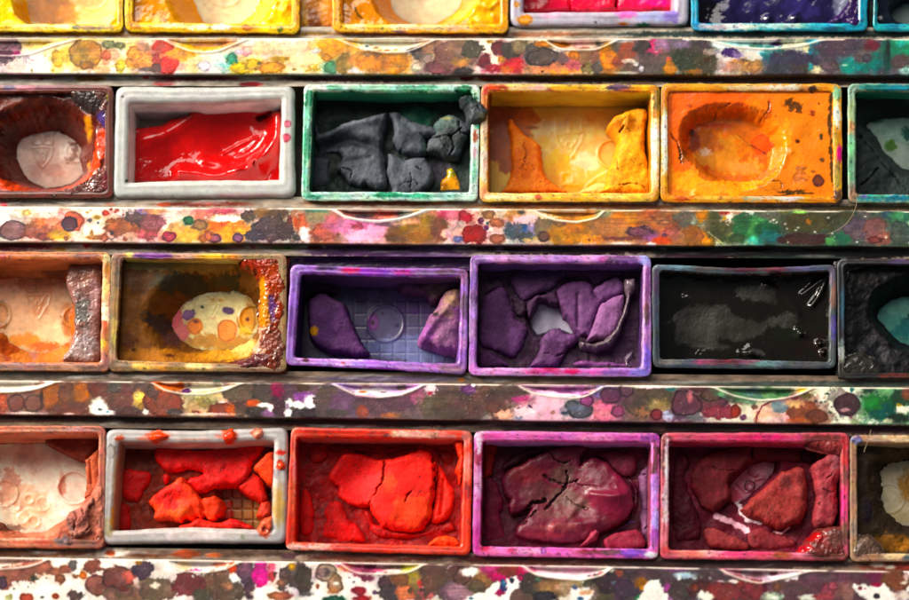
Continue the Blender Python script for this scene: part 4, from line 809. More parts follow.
    pan('dark reddish brown pan with wet crust round a dent showing pale pink plastic', quad((-300,42),(514,44),(515,560),(-300,556)), quad((-262,80),(470,80),(470,520),(-262,520)), '6A3A32', '4A1C16', 'C4A494',
        rimops=[b(100,55,100,14,'C0808A',.2,.4), b(40,55,30,12,'6A5A80'), b(230,55,80,12,'9A5868',.2,.4)],
        floorops=[b(190,340,150,120,'C8A898',0,.3), b(100,300,60,50,'B89080',0,.4), b(320,350,30,50,'8A5A48',.2,.3), b(220,430,80,40,'B88878',0,.4), b(190,250,100,24,'8A6858',0,.4), b(300,340,30,40,'E0CCC0',0,.4)],
        emb=shield(195,370,.8,.14)+[E('ring',345,350,45,5,.12)])
    paint('paint_cake', FULL, -.9, '5A2018', hole=[(48,300),(70,250),(150,222),(230,215),(290,245),(335,285),(330,340),(345,400),(290,450),(180,465),(100,430),(60,370)], hw=26, hexp=.8, gl=.55, mat='wet', n=.18, gain=.95,
          ops=[b(60,130,160,70,'6A3022',0,.4), b(320,120,120,50,'4E2018',0,.4), b(20,260,40,110,'401610',0,.3), st([(-60,486),(40,500),(140,512),(250,508),(350,480),(420,420),(455,350),(462,270)], 52, 'CC4A22', .95, .5), st([(60,470),(180,490),(300,480),(380,430)], 20, '9A3020', .7, .7), b(398,235,20,52,'D89018',.1,.3), b(390,390,12,20,'C88020',0,.5)],
          ridges=[([(100,530),(250,520),(380,470),(450,380)],22,.3)])
    crust('paint_crust', [(280,62),(380,55),(480,52),(508,90),(512,250),(512,400),(510,540),(440,558),(250,562),(60,560),(-60,560),(-60,532),(100,538),(250,530),(360,500),(440,440),(478,360),(482,270),(450,200),(400,160),(340,110)], .02, '583430',
          ops=[b(400,130,80,60,'3A3030',0,.4), b(440,205,50,40,'4A3870',0,.3), b(495,95,12,18,'C8B81A'), b(480,420,30,80,'7A4844',0,.4), b(200,550,160,16,'4A2A28',0,.4), b(490,490,20,40,'7A2030',0,.4)], lump=0.084, lf=2.1, skirt=.9)
    Z(105, 75, 4.545)
    pan('white pan of glossy bright red paint sheet with curled edges in the second row', quad((46,48),(862,44),(866,552),(30,556)), quad((110,126),(803,108),(796,474),(105,484)), 'C2C4C2', 'F0EEE0', 'E8E4D6', bow=(1.2,0.4,-.5,0), ibow=(1.6,.4,.8,0), fat=.75, rg=.6, draft=5,
        rimops=[b(828,222,20,17,'E88098',.4,.1), b(825,285,20,20,'E0607C',.4,.1), b(80,98,6,5,'303030'), b(98,482,8,8,'305030'), b(640,548,160,12,'D8A8AC',0,.4,.5)],
        floorops=[b(260,200,160,60,'A8A48C',0,.4)])
    paint('paint_chunk', [(108,246),(180,236),(255,222),(300,196),(378,186),(382,152),(470,166),(550,158),(690,134),(800,142),(805,300),(802,480),(500,486),(104,486)], -2.7, 'BE0A16', gl=.85, mat='wet', n=.10, nf=16, bw=3, gain=.95, var=.08, rag=.7,
          bumps=[(550,310,130,-1.2),(700,190,45,-.7),(300,380,120,-.3),(740,440,60,-.9),(230,290,60,.35)], ridges=[([(180,300),(260,280),(330,240),(400,190)],34,.5),([(788,200),(785,290),(740,360),(690,405)],36,1.3),([(345,448),(420,452),(490,466),(600,452),(690,415)],34,1.1),([(450,390),(520,400),(600,430)],32,.7),([(530,350),(600,310),(690,280)],8,.14),([(590,360),(650,330),(680,300)],7,.10)],
          cracks=[([(690,188),(740,182),(775,165)],16,.8),([(690,405),(680,440)],5,.3)], ops=[b(200,300,22,26,'E04A38',0,.4,.6), b(430,330,180,70,'BE0814',0,.3,.6)])
    Z(295, 75, 4.545)
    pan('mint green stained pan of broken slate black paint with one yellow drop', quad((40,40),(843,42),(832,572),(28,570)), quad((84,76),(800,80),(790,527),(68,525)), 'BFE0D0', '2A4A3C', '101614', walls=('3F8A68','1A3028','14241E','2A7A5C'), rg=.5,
        rimops=[b(120,58,70,12,'E8F0E8',0,.4), b(260,82,50,12,'0A5A3A',.1,.3), b(180,56,40,12,'70C0A0',.2,.4), b(420,62,180,14,'9AD4BC',.1,.4), b(560,60,100,16,'62B898',.2,.4), b(690,62,40,12,'A8DCC8',.1,.4), b(765,68,42,22,'0F7A55',.3,.3), b(800,110,30,40,'1A6A4C',.2,.4), b(820,60,16,16,'E0F0E8',0),
                b(60,110,20,40,'1F9068',.2,.4), b(52,200,22,70,'8AD0B4',.2,.4), b(48,330,18,80,'5AB894',.2,.4), b(46,450,16,70,'7ACAB0',.2,.4), b(60,300,9,60,'2A8A68',.2,.5), b(50,540,24,22,'90D8C0',.2,.3), b(90,555,40,12,'2FA07C',.3,.3), b(200,548,80,13,'A4DCCA',.2,.3), b(300,545,60,13,'C0E8DC',.1,.3), b(420,545,70,16,'3AAA88',.3,.3), b(560,550,80,14,'58C0A0',.2,.3), b(690,548,80,13,'A8E0D0',.2,.3), b(790,555,30,14,'C8ECE0',0,.3), b(812,420,14,80,'9AD8C0',.2,.4), b(815,350,12,40,'C8B8C8',.1,.4), b(820,280,14,30,'A06048',.1,.4), b(835,235,14,10,'50C8A0')],
        floorops=[b(660,440,60,70,'443E4A',0,.3), b(560,190,60,40,'1A5040',0,.4)])
    G = '494F56'
    residue('14201C', ops=[b(560,190,80,40,'1A4A3A',0,.4), b(660,440,60,70,'3A3640',0,.4)])
    paint('paint_chunk', [(95,218),(110,258),(130,262),(180,235),(250,205),(330,192),(412,164),(420,200),(404,270),(398,320),(410,400),(422,500),(372,512),(335,500),(318,492),(300,505),(250,490),(214,450),(205,428),(190,432),(192,400),(212,372),(200,348),(150,338),(115,348),(92,300),(86,250)], -1.8, G, n=.2, bw=9, drop=1.3, gl=.3, ridges=[([(100,290),(150,262),(250,226),(400,196)],26,.45),([(120,330),(170,315),(240,290),(330,310),(400,345)],24,-.9),([(300,265),(400,290)],30,.25),([(210,400),(280,385),(340,375)],14,-.25)], cracks=[([(215,420),(260,440),(250,470)],4,.3)], ops=[b(250,225,100,22,'636873',0,.4), b(230,305,110,26,'2B2E34',0,.4), b(330,450,90,50,'595E68',0,.4)])  # lit ridge and shaded valley put into the paint's colour
    paint('paint_chunk', [(430,165),(475,164),(515,190),(550,215),(625,236),(668,262),(640,286),(598,292),(596,340),(585,356),(530,358),(470,336),(446,290),(448,220)], -1.8, '484E57', n=.25, bw=8, drop=1.0, gl=.28, ridges=[([(470,250),(560,260),(640,260)],30,.4),([(480,200),(520,240)],18,-.3)], cracks=[([(570,270),(600,290),(610,280)],3,.3)], ops=[b(590,320,14,30,'596E6C',0,.5)])
    paint('paint_chunk', [(632,220),(660,192),(700,176),(752,190),(800,225),(800,262),(770,300),(740,368),(700,372),(640,350),(596,336),(610,282),(640,262)], -1.2, '494F55', n=.3, bw=8, drop=1.1, gl=.3, fine=.14, bumps=[(690,230,60,.6),(690,320,50,.3)], ops=[b(690,205,50,34,'596864',0,.4), b(655,240,30,30,'4B605D',0,.4), b(700,290,60,40,'494F4F',0,.4), b(690,200,22,8,'868456',0,.5)], cracks=[([(610,278),(660,285),(720,270),(760,240)],4,.4),([(700,270),(720,320),(700,360)],4,.4),([(740,210),(750,260),(790,270)],4,.4),([(660,300),(690,340)],3,.3)])  # greenish highlight on top of the lump painted into its colour
    paint('paint_chunk', [(752,100),(775,84),(810,92),(858,128),(876,160),(866,200),(838,222),(800,226),(786,206),(784,150)], .55, '3E4348', n=.25, bw=6, drop=1.0, gl=.55, skirt=2.2, cracks=[([(800,150),(830,140),(860,165)],2,.15)], ops=[b(800,110,30,20,'1C312E',0,.4), b(850,190,20,20,'4B4B39',0,.4)])
    paint('paint_chunk', [(425,352),(470,362),(500,378),(545,370),(590,372),(622,410),(632,450),(612,510),(560,535),(500,548),(410,556),(396,545),(440,520),(430,480),(418,420)], -1.5, '4D525B', n=.2, bw=9, drop=1.2, gl=.25, cracks=[([(520,450),(530,480),(525,510)],3,.3),([(555,415),(580,430)],5,.3),([(480,500),(540,480),(560,500)],2.5,.2)], ops=[b(530,440,80,60,'585C67',0,.4)])
    paint('paint_chunk', [(72,380),(110,370),(158,385),(150,430),(162,480),(120,512),(72,515)], -3.4, '3F424C', n=.2, bw=6, gl=.2)
    paint('paint_drop', [(664,475),(690,455),(695,430),(712,420),(730,432),(732,455),(750,490),(752,524),(662,524)], -2.4, 'EFA00C', n=.2, bw=6, gl=.75, mat='wet', ops=[b(710,440,20,22,'A8A038',0,.3), b(680,500,14,10,'B06A08',0,.4)], label='yellow orange drop')
    Z(475, 75, 4.545)
    pan('golden orange pan mostly emptied to its cream floor with a moulded emblem', quad((28,40),(842,42),(838,576),(20,576)), quad((64,77),(797,77),(797,530),(62,530)), 'EDBA62', 'D08A30', 'F0C25E', walls=('F0A848','C08028','B86E20','9A5A18'), rg=.5,  # far wall colour carries the glow of light through the plastic
        rimops=[b(90,55,62,16,'E0582E',.2,.4), b(45,75,20,30,'D85A50',.2,.4), b(210,58,60,12,'EFC090',0,.4), b(300,58,62,14,'F0C4AC',0,.4), b(345,66,14,6,'D06040'), b(440,58,110,15,'F0B23A',.1,.4), b(655,56,60,17,'5E4A62',.15,.3), b(690,70,40,8,'C87858'), b(765,60,62,16,'F0A420',.1,.4), b(825,110,18,64,'8A6A2A',.2,.4), b(800,70,22,20,'D89A28',.1,.4),
                b(42,130,18,44,'E08058',.1,.4), b(42,250,18,80,'EFC8A8',0,.4), b(40,400,18,90,'F2D8B8',0,.4), b(35,540,22,30,'E8A070',.1,.4), b(818,330,20,130,'F6EEDC',0,.3), b(820,175,20,22,'D09020',.1,.4), b(815,470,22,40,'F2E0B8',0,.4), b(830,560,24,24,'C8902A',.1,.4), b(100,552,70,13,'F4E2B8',0,.4), b(200,552,70,13,'F2D898',0,.4), b(290,556,17,13,'E0502A',.2,.2), b(500,555,190,14,'F3B438',0,.4), b(650,553,100,13,'F4CC70',0,.4), b(740,556,60,14,'F0B848',0,.4)],
        floorops=[b(150,250,110,170,'A85A14',0,.4), b(230,210,60,60,'C8761E',0,.5), b(560,210,110,40,'E8B458',0,.4), b(430,330,150,150,'F3CC78',0,.3), b(380,420,90,60,'F7C548',0,.4), b(350,460,60,50,'F5B428',0,.4), b(500,400,70,40,'F6E2B0',0,.4), b(330,240,70,40,'F0D498',0,.4), b(620,340,60,70,'EDB860',0,.3), b(500,520,140,24,'F2A92A',0,.4), b(260,240,30,6,'9A5A20',0,.4)],
        emb=[E('rr',400,222,32,36,.16), E('rr',455,222,30,36,.16), E('line',[(365,275),(385,330),(430,385),(475,320),(492,275)],9,.22), E('line',[(365,270),(490,262)],8,.18), E('line',[(400,300),(430,355),(460,300)],7,.18), E('ring',428,318,14,5,.15), E('ring',620,358,62,6,.30), E('disc',620,358,55,-.12), E('rr',420,470,24,22,.2), E('line',[(400,500),(460,500)],7,.2), E('line',[(500,520),(545,470),(600,440),(610,470)],9,.2)])
    paint('paint_chunk', [(152,200),(172,196),(196,232),(226,268),(262,285),(292,312),(298,390),(312,440),(360,490),(420,532),(128,534),(150,490),(166,460),(172,400),(170,300)], -3.2, 'F0780E', n=.12, bw=4, gl=.35, cracks=[([(228,290),(230,360),(215,420)],1.5,.12)], ops=[b(240,500,110,40,'F28418',0,.4)], gain=.95)  # same paint as the right piece, its shade put into the colour
    paint('paint_chunk', [(612,220),(634,190),(690,160),(740,146),(780,150),(786,190),(772,260),(776,340),(792,390),(790,534),(560,534),(596,500),(612,450),(630,390),(648,320),(662,286),(634,250)], -1.5, 'F4A02E', n=.25, bw=7, drop=1.0, gl=.3, cracks=[([(665,260),(680,235),(700,240)],7,.4),([(660,500),(740,490),(785,520)],2.5,.2),([(640,380),(660,440)],2.5,.15)], ridges=[([(640,210),(690,190),(690,230)],20,.3),([(780,200),(775,300),(788,380)],9,-.5)], bumps=[(720,330,70,.4)], ops=[b(720,420,60,90,'F4A83C',0,.4), b(640,215,24,30,'F08C1C',0,.4)], gain=.95)
    paint('paint_chunk', [(470,534),(530,505),(570,485),(640,492),(660,534)], -3.9, 'F6C878', n=.1, bw=4, gl=.3)
    Z(655, 75, 4.545)
    pan('vivid orange pan filled to the brim, with an oval dent and dark specks', quad((28,38),(850,38),(853,580),(25,578)), quad((65,76),(804,76),(808,548),(65,540)), 'EE9A3A', 'D86A10', 'C87A30', rg=.6,
        rimops=[b(100,65,70,22,'F08A18',.1,.4), b(200,56,130,14,'F2A030',.1,.4), b(400,58,90,15,'E8C090',0,.4), b(600,58,130,14,'E8D4C0',0,.4), b(690,60,40,12,'C88850',.1,.4), b(715,62,22,16,'3A2A18',.2,.4), b(44,130,18,60,'E88A20',.2,.4), b(45,260,16,110,'F2ECE4',0,.3), b(45,400,14,80,'EFE0D0',0,.4), b(45,500,20,50,'E89A3A',.1,.4), b(825,80,20,36,'8AB898',.1,.4), b(828,180,16,62,'D8DCD0',0,.4), b(820,290,18,40,'C8A030',.2,.4), b(838,358,13,40,'D8208A',.1,.2), b(830,460,16,70,'A8964A',.1,.4), b(832,552,22,30,'5A4030',.1,.4),
                b(120,560,50,12,'D06010',.1,.5), b(280,560,100,12,'F0A850',0,.4), b(440,555,50,16,'B0B08A',.1,.4), b(520,555,90,14,'D8C8A0',.1,.4), b(620,562,60,12,'D8D0C0',0,.4), b(740,568,80,10,'E88A20',.1,.4), b(60,560,30,16,'E89028',.1,.4)])
    paint('paint_cake', FULL, -.35, 'F88404', hole=[(163,290),(168,238),(195,208),(280,180),(400,178),(480,215),(530,262),(546,320),(530,400),(470,452),(400,466),(300,440),(225,388),(175,335)], hw=13, hexp=.8, hz=-2.7, gl=.62, mat='wet', n=.07, nf=14, gain=.95, var=.10, expand=4,
          ops=[b(150,170,130,120,'EC6A0A',0,.3), b(300,110,180,50,'EA660A',0,.4), b(110,330,70,120,'E86A0C',0,.4), b(480,120,60,50,'F08010',0,.4), b(300,490,220,50,'FAA01C',0,.4), b(365,318,166,118,'C8681A',0,.12), b(320,330,110,80,'D08A42',0,.4,.8), b(250,290,70,50,'B86020',0,.4), b(420,400,80,40,'D8924A',0,.4), b(500,290,52,50,'E05C08',.2,.2), b(240,330,26,22,'D8B090',0,.4), b(180,240,13,18,'301008',.0,.3), b(190,280,26,50,'8A3A12',0,.3),
               b(130,370,22,36,'8A4A14',0,.5), b(160,140,14,10,'A84A08',0,.5), b(620,135,34,22,'5A3410',0,.5), b(655,150,16,18,'5A3410',0,.5), b(520,150,10,40,'B04A08',0,.5,.7), b(685,280,30,84,'CF7A16',0,.3,.7), b(715,175,12,16,'8A3A10',0,.5), b(745,130,5,5,'503010'), b(648,300,11,9,'5A2808'), b(740,482,28,28,'6E3A30',.3,.06), b(760,387,12,10,'7A4A18',.2), b(755,280,9,15,'5A4018',.2), b(655,455,38,32,'C06A1C',.35,.35,.8), b(720,440,12,8,'C06A1C',.3), b(530,500,60,30,'D88018',.35,.4,.7), b(620,530,60,10,'4A3012',0,.5), st([(480,560),(560,548),(640,540),(720,538)], 7, '3A3010', .9, 1), b(470,556,60,8,'9A6A30',0,.5),
               st([(802,70),(796,160),(792,230),(800,300),(802,420),(812,500),(820,560)], 15, '3A2A14', .9, 1.2), b(715,62,20,18,'2A2014',0,.4), b(240,400,20,10,'C05008',0,.5), b(280,205,90,10,'C85008',0,.5), b(600,260,20,60,'FA9A20',0,.4)],
          bumps=[(566,285,20,.2),(578,365,24,.28),(556,402,24,.28),(620,350,14,.14),(180,548,14,.2),(700,500,80,.15)], cracks=[([(280,180),(290,150),(340,130)],4,.2),([(385,240),(440,290),(520,335)],6,.3),([(75,260),(110,330),(120,400)],3,.2),([(520,120),(515,170),(490,190)],5,.3),([(470,500),(560,480),(580,510)],3,.15)])
    Z(809, 75, 4.545)
    pan('pale green rimmed pan of blackish green paint cut by the right edge', quad((175,38),(1000,38),(1000,580),(178,580)), quad((218,76),(955,76),(955,536),(220,536)), '7FA08A', '1F7A5E', 'A4B4A6', walls=('1F8060','14301F','163028','143028'), rg=.5,
        rimops=[b(330,58,110,14,'1F8080',.1,.4), b(430,58,80,13,'2A90A0',.1,.4), b(205,90,22,50,'8AA890',.1,.4), b(195,180,16,70,'A8B890',.1,.4), b(195,240,16,40,'C09068',.1,.4), b(195,320,16,60,'88C8A0',.1,.4), b(195,430,18,50,'6AAA88',.2,.4), b(200,540,24,40,'907860',.1,.4), b(280,558,60,16,'3A90A0',.1,.4), b(400,560,110,14,'2A8090',.1,.4), b(320,552,40,8,'60C8B0'), b(250,552,14,7,'8070C0')],
        floorops=[b(380,240,90,60,'9AB8A8',0,.4), b(375,320,26,30,'4A7A28',.1,.4), b(450,270,24,36,'1A5A48',.1,.4), b(300,205,40,16,'2A7058',0,.4)])
    paint('paint_cake', FULL, -2.7, '2A3432', hole=[(285,205),(330,185),(400,178),(520,170),(700,180),(700,420),(470,400),(430,380),(395,345),(350,300),(330,250)], hw=16, gl=.3, n=.3, gain=1.0, fine=.12, lump=0.036, lf=3.2, cracks=[([(230,280),(290,340),(350,420),(440,520)],5,.3),([(240,500),(320,420)],4,.3)], ops=[b(380,140,140,24,'12221C',0,.4), b(330,520,60,16,'242E2C',0,.4)])

    # =============================================================== third row
    Z(0, 245, 4.444)
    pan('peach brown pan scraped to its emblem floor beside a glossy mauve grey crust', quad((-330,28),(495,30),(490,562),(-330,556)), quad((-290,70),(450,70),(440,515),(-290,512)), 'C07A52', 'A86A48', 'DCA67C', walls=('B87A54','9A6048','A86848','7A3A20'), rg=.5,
        rimops=[b(80,48,120,16,'C87848',.1,.4), b(10,48,20,16,'C06060'), b(300,48,90,14,'C8805A',.1,.4), b(390,48,60,14,'9A5A50',.1,.4), b(470,60,22,26,'E8C890',0,.4), b(475,110,16,30,'C88840',.2,.4), b(470,200,18,70,'F0C890',0,.4), b(470,300,18,50,'F4E0C0',0,.4), b(460,370,18,30,'C06040',.1,.4), b(455,440,18,24,'E0A850',.1,.4), b(470,520,24,40,'A07068',.1,.4), b(100,540,150,18,'A88078',.2,.4), b(300,540,130,16,'B88A7A',.1,.4), b(410,550,50,18,'806058',.1,.4)],
        floorops=[b(150,300,170,130,'E2B48C',0,.4), b(160,240,60,80,'D89C74',0,.4), b(60,240,80,60,'E0AC84',0,.4), b(230,380,80,60,'EECBA0',0,.4), b(110,430,80,30,'E8903A',0,.4), b(200,450,70,20,'D87020',0,.4), b(300,330,26,70,'C87A40',.1,.3), b(10,310,30,60,'D89A68',.2,.3), b(160,170,110,30,'C88860',0,.4)],
        emb=shield(170,270,.95,.2)+[E('ring',-10,310,55,6,.25), E('ring',325,320,42,6,.25)])
    paint('paint_cake', FULL, -3.9, 'B8602E', hole=[(-260,160),(0,150),(100,148),(240,150),(290,170),(302,240),(285,300),(292,360),(300,400),(250,438),(190,462),(110,455),(50,425),(0,370),(-260,380)], hw=18, gl=.6, n=.12, ops=[b(120,100,180,40,'C88458',0,.4), b(250,110,60,30,'8A5A40',0,.4), b(150,480,200,40,'C4743E',0,.4), b(30,450,60,50,'A84A1A',0,.4), b(145,460,18,50,'B07060',0,.4)])
    crust('paint_crust', [(300,85),(380,70),(452,72),(450,200),(440,330),(442,520),(270,516),(300,460),(318,400),(326,330),(322,250),(296,190),(290,130)], -1.3, '86605A', ops=[b(390,120,70,60,'8E5E50',0,.4), b(370,290,50,60,'5A5450',0,.4), b(390,440,50,70,'8C7878',0,.4), b(330,480,50,30,'9A8480',0,.4), b(420,240,24,80,'A88080',0,.4)], lump=0.110, lf=3.6, gl=.55)
    Z(100, 245, 4.444)
    pan('ochre brown pan spotted with pink and orange drops, its right side glittering red crust', quad((50,30),(830,40),(831,565),(36,560)), quad((100,64),(786,70),(780,530),(75,506)), '9A7A58', '6A4A20', 'D6C48C', walls=('C8A868','7A3A18','8A5A20','4A3010'), rg=.5,
        rimops=[b(75,60,24,36,'8A7060',.2,.4), b(132,40,18,16,'E8C870',0,.3), b(235,46,88,17,'8C4CA6',.3,.1), b(380,50,48,16,'DCA898',.3,.12), b(520,52,92,17,'EDB43A',.1,.2), b(590,55,24,14,'E09030'), b(80,150,16,60,'7A6A58',.2,.4), b(75,260,14,80,'A8865A',.1,.4), b(66,380,12,60,'E0C070',.1,.4), b(60,480,24,30,'C8A880',.1,.4), b(80,535,60,18,'8A7258',.2,.4), b(200,535,60,16,'EBB860',0,.3), b(280,540,40,14,'D09040',.1,.4), b(350,545,60,14,'A8803A',.1,.4), b(440,538,60,14,'F4D09A',0,.3), b(730,560,120,12,'8A6A58',.1,.4)],
        floorops=[b(330,200,90,50,'3E3A34',0,.4), b(470,160,150,36,'3A4638',0,.4), b(600,170,90,36,'5A5A3A',0,.4), b(360,215,46,46,'6E3C3C',0,.4), b(520,310,150,100,'E2D49C',0,.4), b(520,430,180,30,'B8853A',0,.5), b(350,340,40,110,'B06A50',0,.5,.7), b(690,260,30,90,'C89A50',0,.5), b(325,318,38,58,'DC5460',.15,.2), b(360,385,40,40,'D8706C',.1,.3), b(393,312,28,24,'7E4E80',.1,.15), b(423,362,36,36,'F08C1A',.25,.08), b(425,340,12,9,'A04A18'), b(565,382,46,47,'F2944A',.3,.06), b(570,292,25,18,'5E3E66',.15,.15), b(655,332,45,68,'E0981C',.3,.12), b(655,330,8,10,'803818'), b(455,275,8,7,'3A4030'), b(415,290,6,6,'404038'), b(500,325,20,6,'D8B890',0,.5), b(490,260,60,60,'E0D298',0,.4), b(520,245,40,6,'C8A050',0,.5), b(650,380,30,24,'E8C050',.2,.3)],
        emb=shield(500,290,.55,.1)+[E('ring',680,330,60,6,.2)])
    paint('paint_cake', FULL, -1.7, '6E4210', hole=[(306,330),(332,268),(388,218),(450,194),(520,184),(600,184),(658,216),(690,280),(688,345),(640,405),(570,432),(480,440),(400,430),(340,390)], hw=30, hexp=.75, gl=.3, mat='paint', n=.10, gain=.95, var=.15,
          ops=[b(170,150,90,70,'54341A',0,.4), b(360,160,130,40,'3C382A',0,.4), b(240,340,60,60,'3A2A28',0,.4), b(600,140,110,30,'4E4A2C',0,.4), b(150,400,100,60,'7A4A10',0,.4), b(300,490,220,34,'A86A14',0,.3), b(560,470,130,34,'C08838',0,.3), b(660,120,50,60,'A07038',0,.4), b(310,488,24,8,'5A2A10',0,.5), b(150,465,10,8,'5A3010'), b(130,430,30,40,'5E3010',0,.4), b(250,90,160,20,'8A7A50',0,.4), b(470,95,150,24,'B0904E',0,.4), b(640,440,60,40,'D8A868',0,.4), b(310,400,40,40,'5E3A38',0,.4)])
    crust('paint_crust', [(610,42),(720,36),(828,42),(833,300),(830,562),(740,566),(600,560),(480,560),(486,534),(590,522),(670,490),(715,400),(705,300),(716,200),(690,120),(630,90)], .02, '6E2C1C', skirt=1.2,
          ops=[b(700,75,100,46,'8E3016',0,.4), b(770,80,16,14,'4A2418',.2), b(765,150,40,60,'A04014',0,.4), b(790,250,30,100,'8A3420',0,.4), b(760,280,24,60,'5E3A70',0,.4), b(728,290,26,90,'C47C1C',0,.4), b(700,420,50,60,'CDA88C',0,.4), b(745,420,34,50,'8A4A3C',0,.4), b(660,515,90,40,'5A2C30',0,.4), b(800,480,30,80,'6A3A30',0,.4), b(560,545,70,16,'7A4028',0,.4), b(720,180,18,40,'D08A30',0,.4)], lump=0.102, lf=2.2, gl=.9)
    Z(280, 245, 4.444)
    pan('violet pan with two purple lumps beside a moulded grid and disc on its floor', quad((48,84),(838,104),(830,576),(22,532)), quad((96,130),(803,144),(786,522),(66,494)), '9166B6', '4E3260', '565070', walls=('4A3650','6A4A88','7A5098','3A2450'), bow=(1.0,0,.5,0), ibow=(1.2,0,.6,0), rg=.5,
        rimops=[b(80,110,36,26,'A080CC',0,.4), b(205,102,50,11,'4A2E66',.2,.4), b(315,114,48,17,'CC2E70',.1,.4), b(420,120,70,14,'8E3EBE',0,.4), b(550,122,42,14,'C63AA8',.1,.4), b(660,125,70,12,'82609A',0,.4), b(740,120,50,14,'6E5472',.1,.4), b(815,140,24,40,'7C5A84',.1,.4), b(55,220,16,80,'9066BC',0,.4), b(50,350,16,80,'7A4EA6',.1,.4), b(45,460,18,50,'9A78C4',0,.4), b(820,270,16,60,'6A4A70',.2,.4), b(812,400,18,70,'A878BC',0,.4), b(120,512,70,14,'B890D8',0,.4), b(115,510,16,10,'5A2E4A',.2), b(280,520,120,16,'C4A0E0',0,.4), b(280,524,6,6,'E04848'), b(450,530,120,18,'A878D4',0,.4), b(480,552,90,8,'6A2A90',0,.5), b(620,545,110,16,'B47AC4',0,.4), b(760,545,60,20,'A07098',.1,.4), b(800,350,5,6,'F0E0C0')],
        floorops=[b(250,180,180,60,'3D3154',0,.4), b(620,240,110,90,'593F76',0,.4), b(610,210,50,50,'4F3369',.1,.3), b(360,235,26,30,'44335C',.1,.2), b(460,195,24,20,'3C2D50',.1,.2), b(160,300,120,200,'322746',0,.3), b(600,460,180,60,'6C729B',0,.4), b(415,345,28,40,'7C4288',.3,.12), b(413,345,9,9,'4F1C3C'), b(520,357,10,9,'382A59'), b(455,305,6,6,'382A59'), b(700,460,110,40,'6A7497',0,.4), b(400,455,60,30,'5B628B',0,.4)],  # darker left part: the left wall's shadow painted on the floor
        emb=[E('grid',330,190,790,520,58,-.07), E('disc',470,350,80,.10), E('ring',470,350,80,6,.22)])
    paint('paint_chunk', [(124,258),(130,236),(158,226),(176,210),(200,212),(238,236),(288,262),(306,320),(335,392),(360,440),(388,470),(370,482),(300,478),(240,470),(184,452),(142,414),(128,380),(126,310)], -2.5, '4E2D58', n=.18, bw=6, gl=.15, fine=.08, ops=[b(150,380,21,22,'CB8C23',.2,.12), b(230,250,80,26,'58355E',0,.4), b(280,460,80,14,'583561',0,.5)], gain=.95, tilt=(.6,0))  # darker than the right lump: shade put into the colour
    paint('paint_chunk', [(738,200),(770,188),(800,196),(806,300),(792,468),(760,464),(718,460),(672,440),(632,436),(618,404),(640,356),(690,278),(714,240)], -1.4, '8B5981', n=.3, bw=8, drop=1.1, gl=.3, fine=.1, ridges=[([(640,400),(700,330),(770,240)],22,.5),([(700,430),(740,380),(790,350)],26,.3)], ops=[b(770,240,50,40,'A48169',0,.4), b(740,300,40,30,'967270',0,.4), b(650,390,34,40,'96599A',0,.4), b(690,310,14,12,'29181B',0,.4), b(750,400,50,50,'855B7E',0,.4)])
    paint('paint_chunk', [(520,148),(600,142),(700,146),(806,152),(806,192),(740,196),(700,240),(672,250),(640,205),(580,196),(540,200)], -2.6, '5A3E53', n=.25, bw=6, gl=.25, ops=[b(690,200,40,30,'6B5555',0,.4), b(590,165,50,16,'483146',0,.4)])
    paint('paint_chunk', [(96,140),(150,150),(230,165),(260,190),(240,215),(200,205),(150,215),(110,240),(92,200)], -3.4, '2B1E29', n=.3, bw=5, gl=.4, gain=1.0)
    Z(460, 245, 4.444)
    pan('lavender rimmed pan of cracked purple paint around a bare white patch of floor', quad((45,42),(850,45),(851,586),(38,580)), quad((84,82),(812,85),(802,540),(78,540)), 'AE86C0', '5E3E72', '2E1C38', walls=('6A4E7C','4A2E5C','6A4080','4A3058'), rg=.5,
        rimops=[b(70,60,30,22,'7A5A98',.1,.4), b(200,62,120,16,'C090CC',0,.4), b(400,64,140,14,'B886D0',0,.4), b(560,62,90,14,'CC90D4',0,.4), b(640,64,30,12,'D870C0'), b(720,64,70,18,'7A5090',.2,.4), b(825,64,26,28,'A0A0E8',0,.4), b(60,160,18,60,'8A64B0',.1,.4), b(60,240,16,40,'6A4880',.1,.4), b(58,340,18,80,'B080C8',0,.4), b(55,460,18,60,'A870C0',0,.4), b(60,550,26,24,'D080D0',0,.4), b(180,560,110,15,'E0A0DC',0,.3), b(380,560,90,16,'D85AA8',.1,.4), b(400,552,28,8,'C02060'), b(500,562,40,13,'CC2E78',.1,.4), b(610,562,70,14,'D070C0',0,.4), b(700,566,80,14,'9A6AC0',0,.4), b(800,570,50,18,'8A78D0',0,.4), b(832,180,16,80,'8A5AA0',.1,.4), b(830,310,14,60,'6A4458',.2,.4), b(832,400,16,50,'A070B4',0,.4), b(832,500,18,60,'8068C8',0,.4), b(796,330,10,16,'E0C0DC')],
        floorops=[pl([(305,315),(345,235),(440,258),(465,320),(540,375),(525,400),(430,370),(345,395)], 'C8C0D0', 0, 1)], )
    V = '5C3761'
    residue('382236', hole=[(305,315),(345,240),(440,262),(465,322),(530,376),(515,396),(430,368),(345,390)])
    paint('paint_chunk', [(82,300),(110,230),(140,200),(186,184),(212,206),(222,250),(246,320),(300,366),(285,420),(268,462),(244,494),(180,474),(100,446),(84,420)], -2.3, V, n=.14, bw=5, gl=.18, ops=[b(250,420,50,60,'674070',0,.4), b(150,300,60,80,'502F55',0,.4)])
    paint('paint_chunk', [(108,222),(120,178),(160,142),(180,140),(198,168),(190,184),(150,196)], -2.8, '442D44', n=.14, bw=5, gl=.2)
    paint('paint_chunk', [(222,132),(270,100),(330,94),(410,98),(484,104),(462,138),(420,180),(396,196),(330,222),(284,244),(254,220),(228,176)], -2.5, '533559', n=.16, bw=6, gl=.2)
